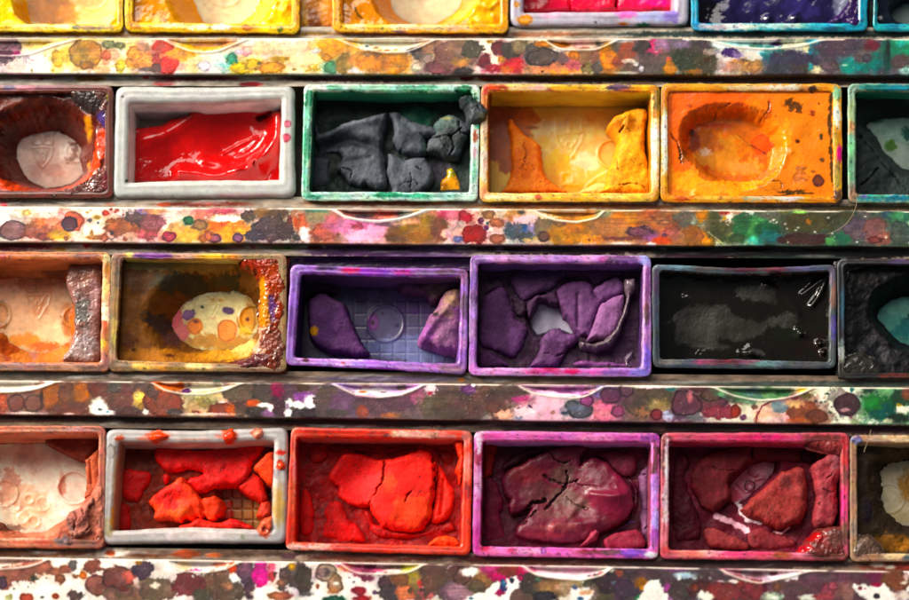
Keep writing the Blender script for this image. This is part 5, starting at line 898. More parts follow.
    paint('paint_chunk', [(430,196),(456,172),(500,160),(560,158),(590,172),(600,210),(630,252),(606,300),(590,352),(584,400),(540,396),(505,350),(466,300),(446,258)], -2.2, V, n=.16, bw=6, gl=.2, ops=[b(560,330,40,70,'6B4470',0,.4)], ridges=[([(525,220),(525,360)],10,-.2)])
    paint('paint_chunk', [(592,206),(604,184),(650,160),(704,138),(724,160),(728,210),(640,248),(622,250)], -2.0, '6B4472', n=.14, bw=5, gl=.2)
    paint('paint_chunk', [(632,254),(730,214),(730,270),(718,320),(688,382),(650,412),(575,414),(588,370),(612,300)], -1.5, '875988', n=.16, bw=6, gl=.22)  # brighter copy of the purple, painted as the lit right side
    paint('paint_chunk', [(386,384),(410,370),(440,366),(470,384),(516,396),(522,420),(480,450),(466,480),(440,532),(380,536),(308,538),(340,492),(358,450),(360,420)], -1.9, V, n=.18, bw=6, gl=.22, cracks=[([(370,480),(420,490),(460,480)],2.5,.2)], ops=[b(430,400,60,24,'6B4473',0,.4)])
    paint('paint_chunk', [(82,460),(130,470),(200,508),(218,540),(80,542)], -3.0, '58335B', n=.2, bw=5, gl=.2)
    paint('paint_chunk', [(470,102),(600,96),(700,104),(730,128),(690,140),(640,158),(600,176),(560,148),(520,140),(470,138)], -2.9, '523152', n=.16, bw=5, gl=.2)
    paint('paint_chunk', [(296,256),(340,226),(420,206),(446,250),(430,262),(350,238),(328,290),(308,318)], -3.4, '4C2F4D', n=.16, bw=4, gl=.2)
    crust('paint_flake', [(736,150),(776,148),(780,180),(764,222),(742,300),(708,384),(668,446),(600,462),(540,450),(534,424),(600,432),(642,418),(690,370),(724,300),(740,220)], -1.0, '5E4E58', lump=0.060, lf=3.2, gl=.6, gain=1.1)
    paint('paint_chunk', [(440,530),(500,514),(580,512),(660,516),(730,522),(740,542),(440,542)], -2.6, '774679', n=.3, bw=5, gl=.4)
    crust('paint_flake', [(730,500),(742,478),(770,470),(772,500),(750,520),(770,540),(735,535)], -2.2, '7A6A78', lump=0.150, lf=2.0, gain=1.0)
    paint('paint_chunk', [(228,236),(262,226),(290,250),(300,290),(280,316),(248,310)], -3.3, '3C293B', n=.3, bw=4, gl=.5)
    Z(645, 245, 4.444)
    pan('black pan of shiny wrinkled tar like paint under a matte grey film', quad((30,84),(852,88),(850,550),(36,545)), quad((72,118),(820,118),(815,515),(70,502)), '48525C', '15140F', '0C0C0A', bow=(3.2,0,-.6,0), ibow=(3.6,0,1.2,0), rg=.7, gain=.9,
        rimops=[b(130,100,90,12,'6A8494',0,.4), b(280,104,70,12,'555058',0,.4), b(430,108,80,12,'4E2A38',.1,.4), b(580,108,60,14,'6A3A4A',.1,.4), b(580,122,30,8,'3A1A24'), b(720,104,90,13,'58587A',0,.4), b(830,140,20,50,'605A6A',0,.4), b(838,230,14,60,'7E5C54',.1,.4), b(840,300,12,24,'50605A'), b(840,370,15,60,'5A4E9A',.1,.4), b(830,480,20,50,'4A5058',0,.4), b(52,160,18,60,'5A4A66',.1,.4), b(50,300,16,70,'4A5260',0,.4), b(55,430,16,60,'404A58',0,.4), b(120,518,60,14,'6A6E6A',0,.4), b(270,520,60,12,'8A4A68',.1,.4), b(370,518,70,13,'6A3040',.1,.4), b(480,520,50,12,'8A5A78',.1,.4), b(560,526,80,12,'6A8A96',0,.4), b(700,530,110,12,'4E545A',0,.4)])
    paint('paint_cake', FULL, -2.0, '12110D', gl=.95, mat='wet', n=.13, nf=18, gain=1.0, expand=4, var=.1, ops=[b(760,440,70,60,'1C0F0C',0,.5,.6), b(640,380,60,40,'14180F',0,.4),
          pl([(134,316),(160,290),(190,272),(250,256),(300,272),(350,262),(390,300),(430,325),(480,332),(524,348),(550,322),(600,314),(640,296),(672,306),(676,350),(650,372),(600,362),(555,370),(520,400),(470,412),(420,432),(380,424),(330,416),(330,440),(390,458),(300,462),(200,452),(140,430),(132,380)], '1F1E18', 0, 2.5, .95, .25, 2.6), b(250,350,90,60,'24231B',0,.4,.8,g=.2), b(420,370,60,36,'22221A',0,.4,.8,g=.2),
          pl([(398,205),(430,178),(480,170),(530,180),(566,200),(590,240),(585,262),(540,254),(480,246),(420,238)], '22211A', 0, 2.5, .9, .15, 2.5), pl([(465,470),(500,462),(535,480),(530,492),(490,488)], '3C3A3A', 0, 1, .9, .3, 1.2)],
          ridges=[([(100,160),(130,200),(150,240),(220,245),(290,245)],20,.12),([(540,180),(600,220),(650,260),(680,300)],18,.22),([(740,270),(770,230),(795,175),(815,130)],14,.35),([(700,220),(740,190),(810,135)],12,.25),([(420,480),(500,490)],14,.2)],
          bumps=[(690,395,16,.6),(675,375,10,.3),(775,440,13,.6),(790,480,13,.55),(470,475,24,.35)])
    Z(809, 245, 4.444)
    pan('charcoal black pan with a bare teal patch, cut by the right edge', quad((125,60),(960,62),(960,592),(130,594)), quad((166,92),(915,92),(915,560),(166,562)), '26262A', '141418', '5A9A8C', rg=.5, gain=.9,
        rimops=[b(300,72,120,12,'3A383C',0,.4), b(410,75,60,12,'5A4870',.1,.4), b(150,80,20,24,'505458',.1,.4), b(150,200,12,40,'2E2A30',0,.4), b(150,280,12,90,'34586E',.1,.4), b(148,470,16,50,'AAB2AA',0,.3), b(145,440,14,14,'7A8088'), b(380,580,80,12,'6A342E',.1,.4), b(160,560,30,24,'383830',.1,.4)],
        floorops=[b(440,290,20,40,'1A5A58',.2,.3), b(400,270,60,40,'74B0A0',0,.4), b(430,380,60,40,'2A7A78',0,.4)])
    paint('paint_cake', FULL, -1.4, '17171A', hole=[(338,290),(345,262),(380,232),(430,212),(500,205),(600,210),(600,440),(500,420),(440,402),(395,360),(360,320)], hw=20, gl=.35, n=.35, fine=.16, lump=0.042, lf=3.2, gain=1.0, ops=[b(270,490,90,60,'26262A',0,.4), b(240,140,80,50,'1E1E1C',0,.4)], ridges=[([(240,460),(280,490),(290,520)],10,.3),([(200,140),(180,200),(200,260)],14,.3)])
    crust('paint_crust', [(134,540),(170,500),(220,480),(300,500),(330,555),(320,590),(150,594),(132,575)], .0, '2C2A28', lump=0.084, lf=2.4, gl=.7, gain=1.0, skirt=1.0)
    crust('paint_crust', [(128,70),(160,60),(230,66),(250,84),(180,98),(166,150),(140,150),(126,110)], .0, '2E2C2C', lump=0.090, lf=2.1, gl=.9, gain=1.0, skirt=1.0)

    # =============================================================== fourth row
    Z(0, 420, 4.444)
    pan('terracotta pan scraped to a cream floor with moulded rings and a crumbly corner', quad((-360,24),(470,25),(466,572),(-360,566)), quad((-320,68),(432,64),(428,522),(-320,516)), 'B8664E', 'A86048', 'EED6BE', walls=('B87058','8A4838','B86A50','8A4030'), rg=.35,
        rimops=[b(100,42,180,16,'C07058',.1,.4), b(260,42,60,14,'C88068',.1,.4), b(380,42,90,14,'A86858',.2,.4), b(330,40,40,8,'C0988A',.1,.5), b(452,120,18,80,'B4705E',.1,.4), b(450,300,18,100,'B86A5A',.1,.4), b(455,450,18,70,'A06050',.1,.4), b(60,545,140,16,'C87A62',0,.4), b(100,525,110,6,'E8B8A0',0,.4), b(220,545,60,16,'B0604A',.1,.4), b(290,540,50,18,'7A6870',.1,.4), b(380,550,60,18,'8A5A50',.1,.4), b(450,560,20,14,'B87058')],
        floorops=[b(150,260,240,170,'F2E0CC',0,.3), b(110,150,40,60,'D8B8A0',0,.5,.7), b(50,270,50,50,'D08A70',0,.5,.8), b(30,340,50,40,'D8A084',0,.4), b(130,350,90,60,'E8C0A0',0,.4), b(110,440,60,40,'E6BC98',0,.4), b(60,440,50,40,'EED8BC',0,.4), b(330,300,70,70,'F0D8C6',0,.3), b(275,300,16,70,'D08870',0,.4,.8), b(150,200,30,50,'E0C4B0',0,.4), b(260,370,50,50,'F6ECDC',0,.4), b(50,480,60,14,'6A4030',0,.4,.7), b(170,400,60,30,'EACAA8',0,.4)],
        emb=[E('ring',330,300,72,6,.32), E('disc',330,300,64,-.14), E('ring',20,325,58,6,.25), E('ring',101,437,22,7,.2), E('ring',152,452,25,7,.2), E('line',[(85,392),(104,335),(130,292),(158,335),(178,392)],12,.2), E('ring',130,352,20,8,.2), E('line',[(70,398),(100,404),(130,392),(160,404),(195,400)],10,.16), E('ring',190,375,30,6,.1), E('ring',62,385,26,6,.1)])
    paint('paint_cake', FULL, -3.9, 'B8684E', hole=[(-290,120),(0,108),(180,100),(240,115),(320,160),(378,190),(382,300),(378,350),(330,390),(270,440),(190,485),(110,494),(40,476),(-20,440),(-290,440)], hw=10, gl=.25, n=.12, ops=[b(60,90,180,16,'B87860',0,.4), b(330,440,90,60,'B4604A',0,.4), b(200,500,140,20,'C07860',0,.4), b(20,470,60,20,'6A3A2C',0,.4)])
    paint('paint_chunk', [(185,76),(300,68),(440,66),(438,120),(410,150),(380,176),(340,166),(290,142),(230,112)], -2.5, '84382A', n=.15, bw=5, gl=.4, ops=[b(370,120,34,50,'8A4232',.2,.3)])
    paint('paint_chunk', [(378,180),(405,150),(438,120),(446,210),(440,320),(420,340),(372,345),(384,280)], -1.6, 'B0583E', n=.25, bw=5, gl=.3, ridges=[([(400,180),(405,280)],6,-.3)])
    paint('paint_crust', [(440,200),(464,260),(468,450),(466,552),(420,566),(280,562),(232,540),(250,500),(280,460),(330,410),(362,370),(400,330),(430,270)], .02, 'B4604C', n=.3, nf=7, bw=4, gl=.35, fine=.2, skirt=2.5, lump=0.042, lf=4.0, ops=[b(300,540,70,24,'7A6468',0,.4), b(440,400,30,120,'BC705C',0,.4), b(370,545,60,24,'9A5A4E',0,.4), b(380,510,40,20,'A8584A',0,.4)])
    paint('paint_chunk', [(286,440),(306,408),(350,384),(390,360),(412,340),(414,370),(394,392),(398,450),(410,500),(380,512),(330,524),(298,500)], .5, 'A4685A', n=.35, nf=7, bw=5, gl=.3, fine=.28, skirt=2.5, lump=0.090, lf=4.0, cracks=[([(320,400),(340,440),(330,490)],5,.4),([(395,390),(400,450),(390,490)],6,.6),([(350,380),(370,420)],4,.3)], ops=[b(320,470,30,30,'9A6A62',0,.4), b(360,450,40,40,'A8645A',0,.4)])
    Z(95, 420, 4.444)
    pan('grey white pan of broken vermilion chunks with red drops dried on its rim', quad((45,40),(858,30),(852,548),(30,552)), quad((105,96),(797,90),(786,490),(75,492)), 'B8B4B4', '8A7468', '5E2A1C', walls=('A89488','7A6A60','A88A7C','B08A70'), bow=(2.2,0,.6,0), ibow=(2.2,.5,3.0,0), fat=.7, rg=.45, draft=5,
        rimops=[b(110,80,22,15,'E4603C',.3,.3), b(275,72,58,24,'E8603C',.1,.3), b(225,82,40,8,'E89078',.1,.4), b(597,70,38,26,'E86848',.1,.3), b(560,74,30,9,'E89078',.2,.4), b(722,58,28,24,'E27A62',.35,.2), b(440,85,60,4,'E0A090',.2,.5), b(825,145,22,12,'E23A20',.2,.3), b(825,200,20,22,'E04A2C',.35,.2), b(805,235,14,20,'9A9098',.1,.4), b(815,380,26,88,'B89A5C',0,.3), b(70,140,24,34,'A8A0A0',.4,.2), b(60,300,20,140,'B8B0AE',.1,.4), b(55,470,24,40,'B0A080',.1,.4), b(90,300,10,160,'C8A070',0,.4,.6), b(84,440,14,50,'D09020',0,.4), b(655,520,10,12,'90A070',.3), b(440,520,200,22,'D4CCCC',0,.3), b(760,500,26,22,'E0705A',.2,.3)],
        floorops=[b(180,300,110,160,'4A2018',0,.3), b(690,400,110,100,'9A6A3A',0,.25), b(620,330,60,60,'7A4A2C',0,.4), b(600,370,14,12,'D83018'), b(300,470,60,16,'2A140E',0,.4), b(400,230,60,20,'2A0E0A',0,.4), b(590,440,24,50,'B83820',0,.4), b(650,325,40,20,'8A5A38',0,.4)],
        emb=[E('grid',560,300,790,490,48,-.3), E('grid',130,300,270,490,48,-.2)])
    residue('6A2416', hole=[(560,300),(640,292),(790,330),(792,480),(690,492),(570,450)])
    paint('paint_chunk', [(262,150),(270,118),(300,106),(345,110),(400,128),(450,136),(510,130),(560,114),(640,108),(742,104),(748,128),(730,160),(700,178),(690,230),(668,262),(624,286),(560,288),(520,302),(490,316),(456,318),(420,296),(398,280),(420,256),(480,240),(470,226),(400,214),(330,230),(292,206),(268,180)], -2.2, 'DC3014', n=.18, bw=5, gl=.3, ops=[b(600,150,120,40,'C81E0C',0,.4)])
    paint('paint_chunk', [(226,358),(262,330),(300,308),(340,276),(384,252),(410,286),(436,310),(466,346),(500,342),(530,334),(560,352),(566,384),(556,420),(520,440),(492,430),(484,420),(470,436),(446,428),(430,450),(400,438),(380,452),(350,440),(300,444),(262,436),(268,400),(240,380)], -1.6, 'EE4A22', n=.25, bw=6, gl=.3, rag=1.8, ops=[b(380,410,50,26,'F2603A',0,.4), b(330,340,70,50,'E83818',0,.4)], bumps=[(400,400,40,.3)], ridges=[([(470,330),(480,400)],9,-.4)])
    paint('paint_chunk', [(100,240),(130,214),(180,222),(246,236),(240,280),(214,320),(190,362),(140,360),(108,330)], -2.5, 'C82C16', n=.22, bw=7, gl=.25)  # deeper red on the left pieces carries shade in the colour
    paint('paint_chunk', [(92,350),(126,368),(154,390),(152,490),(80,494)], -3.0, 'BC1E0C', n=.2, bw=5, gl=.3)
    paint('paint_chunk', [(702,212),(726,180),(756,152),(798,140),(800,290),(770,276),(736,246)], -1.0, 'F0502A', n=.18, bw=5, gl=.35)
    paint('paint_chunk', [(634,298),(660,262),(700,238),(732,256),(746,290),(758,346),(742,358),(706,344),(670,326)], -3.0, 'D0341C', n=.16, bw=5, gl=.25)
    paint('paint_chunk', [(376,470),(420,456),(452,440),(490,448),(540,456),(600,440),(626,444),(680,466),(686,480),(500,484),(376,482)], -.9, 'F2401C', n=.3, bw=4, gl=.3, fine=.15, ops=[b(620,458,50,16,'C82410',0,.3)])
    paint('paint_chunk', [(300,250),(316,236),(330,250),(320,280),(304,290)], -3.3, 'D82A12', n=.1, bw=3)
    paint('paint_chunk', [(740,362),(770,356),(784,380),(778,420),(750,436),(724,424),(726,400)], -2.6, 'C03A24', n=.3, bw=4, gl=.4, fine=.2)
    paint('paint_drop', [(716,492),(728,470),(744,448),(786,424),(790,474),(774,512),(748,524),(726,514)], .25, 'E86A50', n=.2, bw=4, gl=.8, mat='wet', skirt=2.0, bumps=[(755,485,16,-.35)], ops=[b(755,485,20,10,'A03A28',.1,.3)])
    for pts, c in [([(226,74),(250,54),(290,50),(322,62),(328,76),(300,90),(250,90)], 'F0502A'), ([(566,66),(582,48),(606,42),(626,60),(626,84),(600,94),(572,88)], 'F04A2C'), ([(700,58),(716,40),(744,44),(748,66),(722,80),(704,74)], 'E88A74'), ([(806,200),(822,182),(842,196),(840,216),(818,222)], 'E65034')]:
        paint('paint_drop', pts, .42, c, n=.1, bw=5, drop=.55, gl=.7, mat='wet', skirt=.9, rag=.8)
    Z(280, 420, 4.285)
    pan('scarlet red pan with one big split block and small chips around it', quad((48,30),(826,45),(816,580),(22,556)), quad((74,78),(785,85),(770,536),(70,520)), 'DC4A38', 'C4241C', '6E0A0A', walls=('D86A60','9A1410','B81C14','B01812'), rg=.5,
        rimops=[b(70,56,30,28,'E86A54',0,.4), b(200,50,130,14,'DC3A2C',.1,.4), b(350,56,90,13,'E04434',.1,.4), b(420,62,60,12,'D84A3C',.2,.4), b(600,66,120,18,'F0B0A8',0,.3), b(520,56,40,10,'F2B8B0',0,.4), b(700,72,60,14,'E08078',.1,.4), b(800,80,26,34,'B87068',.1,.4), b(60,200,18,120,'D84840',.1,.4), b(62,200,8,150,'F0A098',0,.4,.6), b(50,350,16,90,'E05A40',.1,.4), b(45,470,20,70,'C83A28',.1,.4), b(60,545,40,16,'F0B8A8',0,.4), b(180,545,90,16,'F4B0AA',0,.3), b(320,548,120,16,'DC4A40',.1,.4), b(460,556,100,14,'D83E34',.1,.4), b(600,562,110,14,'DE5244',.1,.4), b(740,568,60,18,'C84434',.1,.4), b(800,310,18,36,'B83430',.2,.3), b(802,200,16,60,'E88478',0,.4), b(795,440,18,80,'E04A3A',.1,.4)])
    R = 'EE3A18'
    residue('8A100C')
    paint('paint_chunk', [(206,226),(228,190),(262,146),(300,134),(350,140),(400,156),(450,164),(500,154),(548,146),(600,124),(640,136),(668,180),(676,230),(664,300),(654,360),(648,416),(606,466),(560,474),(500,470),(440,456),(404,410),(380,366),(330,370),(290,354),(246,322),(240,284),(212,262)], -1.6, R, n=.12, bw=10, drop=1.2, gl=.22, bumps=[(300,250,105,-1.5),(400,190,70,-.5)], cracks=[([(446,176),(444,240),(416,302),(384,352)],5,.35),([(540,346),(548,320),(566,300)],5,.3),([(655,160),(668,240),(660,290)],8,.6)], ops=[b(310,250,105,110,'CC140E',0,.3,.85,soft=5), b(470,270,30,40,'D84A34',0,.4), b(560,380,90,70,'F24C20',0,.4)])  # deep red left half: shade from the pan wall painted on the block
    paint('paint_chunk', [(680,190),(700,220),(716,262),(742,300),(746,360),(730,404),(700,432),(668,442),(650,430),(662,360),(668,290),(678,250)], -2.2, 'EA3C20', n=.22, bw=5, gl=.3, ridges=[([(700,260),(690,400)],7,-.3)])
    paint('paint_chunk', [(180,492),(196,430),(190,392),(214,352),(240,346),(268,364),(290,420),(330,452),(356,486),(356,518),(250,522),(236,512)], -2.7, 'D41A10', n=.14, bw=5, gl=.2)
    paint('paint_chunk', [(78,372),(92,300),(114,288),(130,320),(142,360),(142,484),(96,492),(80,440)], -2.9, 'D82018', n=.14, bw=5, gl=.2)
    paint('paint_chunk', [(128,122),(160,104),(192,114),(206,150),(180,182),(140,178),(126,150)], -2.9, 'A01A18', n=.14, bw=5, gl=.3)
    paint('paint_chunk', [(640,526),(668,506),(710,492),(750,506),(772,520),(770,540),(640,540)], -2.4, 'F2522E', n=.3, bw=5, gl=.3, fine=.2)
    paint('paint_chunk', [(744,92),(786,88),(786,230),(772,262),(756,210),(770,160),(756,120)], -.7, 'F0482A', n=.3, bw=4, gl=.4, fine=.2)
    paint('paint_chunk', [(356,380),(384,400),(402,440),(470,466),(560,480),(620,474),(660,450),(730,436),(760,470),(700,490),(560,510),(420,500),(390,470)], -3.6, 'A8160F', n=.25, bw=5, gl=.45)
    paint('paint_chunk', [(220,100),(330,110),(420,124),(520,112),(600,108),(700,120),(745,150),(740,200),(700,180),(660,130),(600,114),(500,136),(400,140),(300,124),(250,140),(215,130)], -3.5, '7A0C0C', n=.25, bw=5, gl=.5)
    Z(465, 425, 4.285)
    pan('magenta pink rimmed pan of cracked crimson paint with a smooth hollowed dome', quad((40,24),(836,34),(831,574),(32,561)), quad((80,70),(795,76),(790,526),(70,515)), 'DC72B6', 'B4607A', '36101C', walls=('C884B8','9A4A60','D890B8','9A3050'), rg=.5,
        rimops=[b(62,48,22,26,'E8B0D0',0,.4), b(130,46,60,14,'D85CA8',.1,.4), b(250,48,110,14,'E070B8',0,.4), b(400,50,110,13,'C860B0',.1,.4), b(550,54,110,13,'E08AC4',0,.4), b(690,56,70,14,'D860B0',.1,.4), b(790,56,40,20,'9A4AA0',.1,.4), b(58,140,20,46,'B0406A',.2,.4), b(60,90,10,40,'F0D0E4',0,.4), b(56,250,18,70,'E0A0CC',0,.4), b(55,380,16,60,'D870B8',0,.4), b(50,490,20,60,'D04A9A',.1,.4), b(85,530,20,14,'E03060'), b(180,538,80,13,'E878C0',0,.4), b(200,540,26,10,'C83A80',.1,.4), b(290,542,70,13,'F0A0D4',0,.4), b(420,540,60,13,'E46ABA',0,.4), b(335,539,13,16,'5A3A98',.5,.2), b(335,539,7,10,'C878C8',0,.2), b(540,545,60,12,'8E2444',.1,.4), b(630,545,50,13,'7A4A58',.1,.4), b(720,548,62,19,'8A50BC',.1,.4), b(800,557,34,13,'EAE0F2',0,.3), b(812,140,20,70,'6E3444',.2,.4), b(800,120,8,60,'E080B8',0,.4), b(812,280,18,70,'A880CC',0,.4), b(815,400,16,60,'B098DC',0,.4), b(810,490,18,50,'A05AB0',.1,.4)],
        floorops=[b(720,360,50,120,'5A3858',0,.4)])
    K = '62152C'
    residue('4A1424')
    paint('paint_chunk', [(158,268),(164,226),(196,190),(240,166),(300,132),(360,104),(420,88),(500,84),(522,100),(500,132),(496,172),(530,146),(566,134),(606,156),(640,196),(682,228),(718,290),(722,350),(700,392),(650,430),(590,456),(548,470),(520,490),(470,496),(400,498),(330,492),(260,484),(214,468),(230,430),(262,396),(290,352),(240,366),(196,384),(186,350),(196,320),(170,296)], -1.9, K, n=.16, bw=6, gl=.10, mat='wet', gain=1.0,
          cracks=[([(340,218),(380,238),(416,246),(450,246),(480,236)],5,.3),([(348,356),(384,318),(416,290),(434,250),(438,200)],8,.4),([(440,308),(470,338),(500,350),(530,358)],3,.2),([(360,108),(376,140),(410,158),(450,152)],5,.4),([(176,444),(214,410),(256,372),(290,330),(350,320)],12,.6),([(200,400),(250,420),(300,370)],5,.3),([(470,240),(500,262),(560,264)],3,.2)],
          bumps=[(400,270,110,-.7),(640,320,100,.9),(560,230,60,.3),(300,440,90,.2),(515,345,35,-.5)], ridges=[([(686,300),(620,310),(540,300)],16,.3),([(560,420),(470,430),(380,450)],22,.35),([(500,330),(440,400),(380,430)],16,.25)],
          ops=[b(330,290,90,40,'5F2D32',0,.4), b(450,320,90,46,'613C39',0,.4), b(400,380,90,30,'672F32',0,.4), b(420,210,60,40,'522F2D',0,.4), b(260,210,80,40,'6B1E28',0,.4), b(400,440,100,20,'8B4342',0,.4,.7), b(330,470,80,14,'7E2532',0,.4), b(640,410,60,30,'5B0F23',0,.4), b(640,330,80,80,'792339',0,.4,.55,g=.62,soft=6), b(560,300,60,60,'792839',0,.4,.4,g=.5,soft=6), b(500,345,30,26,'6B4742',0,.4)])  # lighter, glossier right side: the dome's highlight put into the colour
    paint('paint_chunk', [(82,226),(110,222),(138,250),(166,310),(160,360),(148,384),(166,440),(172,490),(120,504),(80,500)], -2.7, '65192F', n=.16, bw=5, gl=.25)
    paint('paint_chunk', [(78,74),(134,80),(128,140),(112,206),(80,222)], -2.2, '871B1E', n=.14, bw=4, gl=.25)
    paint('paint_chunk', [(560,126),(620,112),(690,112),(732,124),(736,190),(712,220),(676,220),(630,190),(606,150)], -2.3, '672132', n=.2, bw=5, gl=.25)
    paint('paint_chunk', [(596,492),(632,470),(680,456),(738,444),(762,468),(778,500),(772,522),(690,528),(610,528)], -1.1, '7F2739', n=.22, bw=5, gl=.3, cracks=[])
    paint('paint_chunk', [(498,512),(520,490),(540,462),(560,446),(578,456),(570,478),(530,506)], -1.0, '8B3346', n=.16, bw=4, gl=.3)
    paint('paint_chunk', [(746,232),(760,190),(792,180),(796,526),(776,506),(764,462),(752,400),(756,330)], -2.2, '6D4464', n=.25, bw=5, gl=.4, cracks=[([(750,215),(790,212)],5,.5),([(770,360),(795,365)],3,.3),([(775,440),(795,420)],3,.3)])
    paint('paint_chunk', [(700,228),(724,240),(744,280),(744,350),(722,390),(712,370),(724,300)], -2.9, '570E2A', n=.2, bw=5, gl=.6, mat='wet')
    paint('paint_chunk', [(660,440),(700,400),(740,400),(756,430),(700,444),(640,462)], -3.3, '4B254B', n=.3, bw=5, gl=.5, fine=.2)
    paint('paint_flake', [(150,180),(175,150),(250,110),(330,100),(350,112),(280,136),(200,176),(170,200)], -3.2, '40121F', n=.3, bw=4, gl=.5)
    Z(655, 425, 4.285)
    pan('rose red pan of brown crimson blocks around a pale embossed strip of floor', quad((25,32),(832,32),(830,582),(22,574)), quad((64,75),(795,80),(795,545),(64,530)), 'C65A6C', '9A3048', '561420', walls=('B84A68','6A1C2C','C07080','E8B8C4'), rg=.5,
        rimops=[b(50,60,30,20,'9A5058',.2,.4), b(140,60,70,16,'D0607A',0,.4), b(300,58,120,15,'E0527A',0,.4), b(470,56,120,16,'D83E74',.1,.4), b(600,58,50,14,'E0507E',0,.4), b(720,60,90,22,'7E3A3A',.1,.4), b(40,150,16,70,'8A5058',.3,.4), b(50,180,10,130,'F4D8E0',0,.3), b(48,350,16,110,'EEC4D0',0,.4), b(45,480,18,60,'E0808C',.1,.4), b(60,540,40,16,'E05E60',.1,.4), b(150,550,80,16,'E27A74',.1,.4), b(260,548,80,14,'F0A8A8',0,.4), b(380,552,100,16,'E0527A',0,.4), b(545,557,42,15,'A85A3C',.35,.1), b(630,552,60,14,'E87A94',0,.4), b(740,560,80,22,'6A3A34',.1,.4), b(812,120,18,70,'C03A40',.1,.4), b(812,220,16,40,'7A4444',.1,.4), b(808,350,16,80,'DC4A8A',.1,.3), b(812,310,6,8,'903060'), b(806,400,6,8,'903060'), b(812,470,18,50,'6E4840',.1,.4)],
        floorops=[pl([(318,290),(335,240),(420,165),(515,140),(528,180),(480,246),(400,310),(340,335)], 'D08898', .1, 1), b(340,300,26,26,'C84A60',0,.4), b(405,262,26,26,'B05A70',.5,.1), b(405,262,9,9,'E0B0BC',0,.1), st([(350,255),(385,290),(425,285)], 8, 'A84A62'), st([(395,205),(430,225),(460,190),(420,172),(395,205)], 8, 'A84A62'), st([(425,240),(470,232)], 7, 'A84A62'), b(470,200,50,24,'DCA0AC',0,.4), st([(360,330),(366,372),(400,408),(452,420)], 18, 'D8C4CC', 1, 1.0), st([(262,390),(320,412),(392,450)], 26, 'DCA8B6', 1, .6), st([(508,458),(540,466),(574,440)], 7, 'E0B0B8', 1, .8), b(180,400,90,70,'5E1A26',0,.4)],
        emb=[E('ring',405,262,15,5,.3), E('line',[(350,250),(380,290),(420,280)],7,.25), E('line',[(400,200),(430,220),(460,190),(420,170)],7,.25), E('line',[(420,240),(460,230)],7,.2)])
    residue('551624', hole=[(320,285),(340,245),(420,172),(508,150),(516,180),(470,240),(400,302),(342,326)], ops=[st([(360,330),(366,372),(400,408),(452,420)], 18, 'D8C4CC', 1, 1.0), st([(262,390),(320,412),(392,450)], 26, 'DCA8B6', 1, .6), st([(508,458),(540,466),(574,440)], 7, 'E0B0B8', 1, .8)])
    paint('paint_chunk', [(152,210),(178,160),(212,128),(280,108),(340,94),(408,90),(418,130),(420,152),(380,176),(338,210),(320,250),(330,290),(318,320),(292,344),(250,368),(206,352),(184,310),(164,272)], -2.2, '651E24', n=.14, bw=7, gl=.15, cracks=[([(250,180),(290,192),(340,190)],1.5,.15)], ops=[b(260,220,90,70,'5C1A21',0,.4)])  # left block in a shaded copy of the right block's colour
    paint('paint_chunk', [(420,94),(480,88),(560,100),(622,108),(628,156),(580,150),(540,150),(480,140),(424,132)], -2.5, '652327', n=.16, bw=5, gl=.2)
    paint('paint_chunk', [(378,358),(410,330),(440,300),(490,262),(520,230),(548,196),(560,200),(580,186),(616,176),(646,190),(650,240),(656,310),(644,390),(620,414),(570,430),(530,438),(490,420),(450,402),(400,388)], -1.4, '87302F', n=.2, bw=8, drop=.9, gl=.15, fine=.1, bumps=[(580,260,40,-.25)], ridges=[([(570,200),(610,240),(630,300)],20,.3)], ops=[b(480,350,90,40,'8A3330',0,.4), b(620,230,24,50,'8B3838',0,.4), b(560,250,30,26,'672A2C',0,.4)])
    paint('paint_chunk', [(214,448),(240,440),(282,446),(330,470),(372,486),(404,512),(396,530),(240,522),(222,486)], -2.0, '873638', n=.16, bw=5, gl=.2)
    paint('paint_chunk', [(392,472),(420,446),(452,438),(520,466),(580,486),(612,500),(600,520),(520,532),(420,532)], -2.7, '75292F', n=.25, bw=6, gl=.25, cracks=[])
    paint('paint_chunk', [(682,184),(700,154),(736,132),(780,112),(800,130),(802,190),(784,260),(786,330),(780,400),(762,432),(706,436),(686,410),(694,350),(704,300),(694,240)], -.6, '8A363D', n=.22, bw=6, gl=.3, fine=.1, cracks=[([(720,270),(760,290),(786,270)],2,.2),([(710,330),(712,340)],4,.2),([(735,230),(770,200)],2.5,.2)], ops=[b(770,280,14,60,'8C1C29',0,.5), b(776,150,20,40,'93535A',0,.5)])
    crust('paint_crust', [(618,548),(660,500),(700,452),(740,438),(790,430),(826,440),(832,560),(810,580),(640,576),(600,566)], .05, '6E3230', lump=0.090, lf=2.4, gl=.8, skirt=2.2, ops=[b(690,480,34,24,'A0151D',0,.5), b(640,530,40,20,'AC2730',0,.4), b(780,480,30,40,'613D39',0,.4), b(730,560,80,18,'542826',0,.4)])
    crust('paint_crust', [(640,40),(740,36),(828,40),(830,110),(800,130),(740,110),(690,100),(650,84)], .05, '7E3434', lump=0.060, lf=3.2, gl=.6, skirt=1.0)
    paint('paint_chunk', [(620,112),(680,104),(700,130),(680,170),(650,160),(628,150)], -3.0, '361217', n=.4, bw=4, gl=.4, fine=.25)
    paint('paint_chunk', [(80,120),(130,110),(150,160),(130,220),(150,300),(180,360),(200,420),(190,480),(100,500),(70,420),(74,250)], -3.8, '4D1421', n=.4, bw=6, gl=.3, fine=.2)
    Z(809, 425, 4.29)
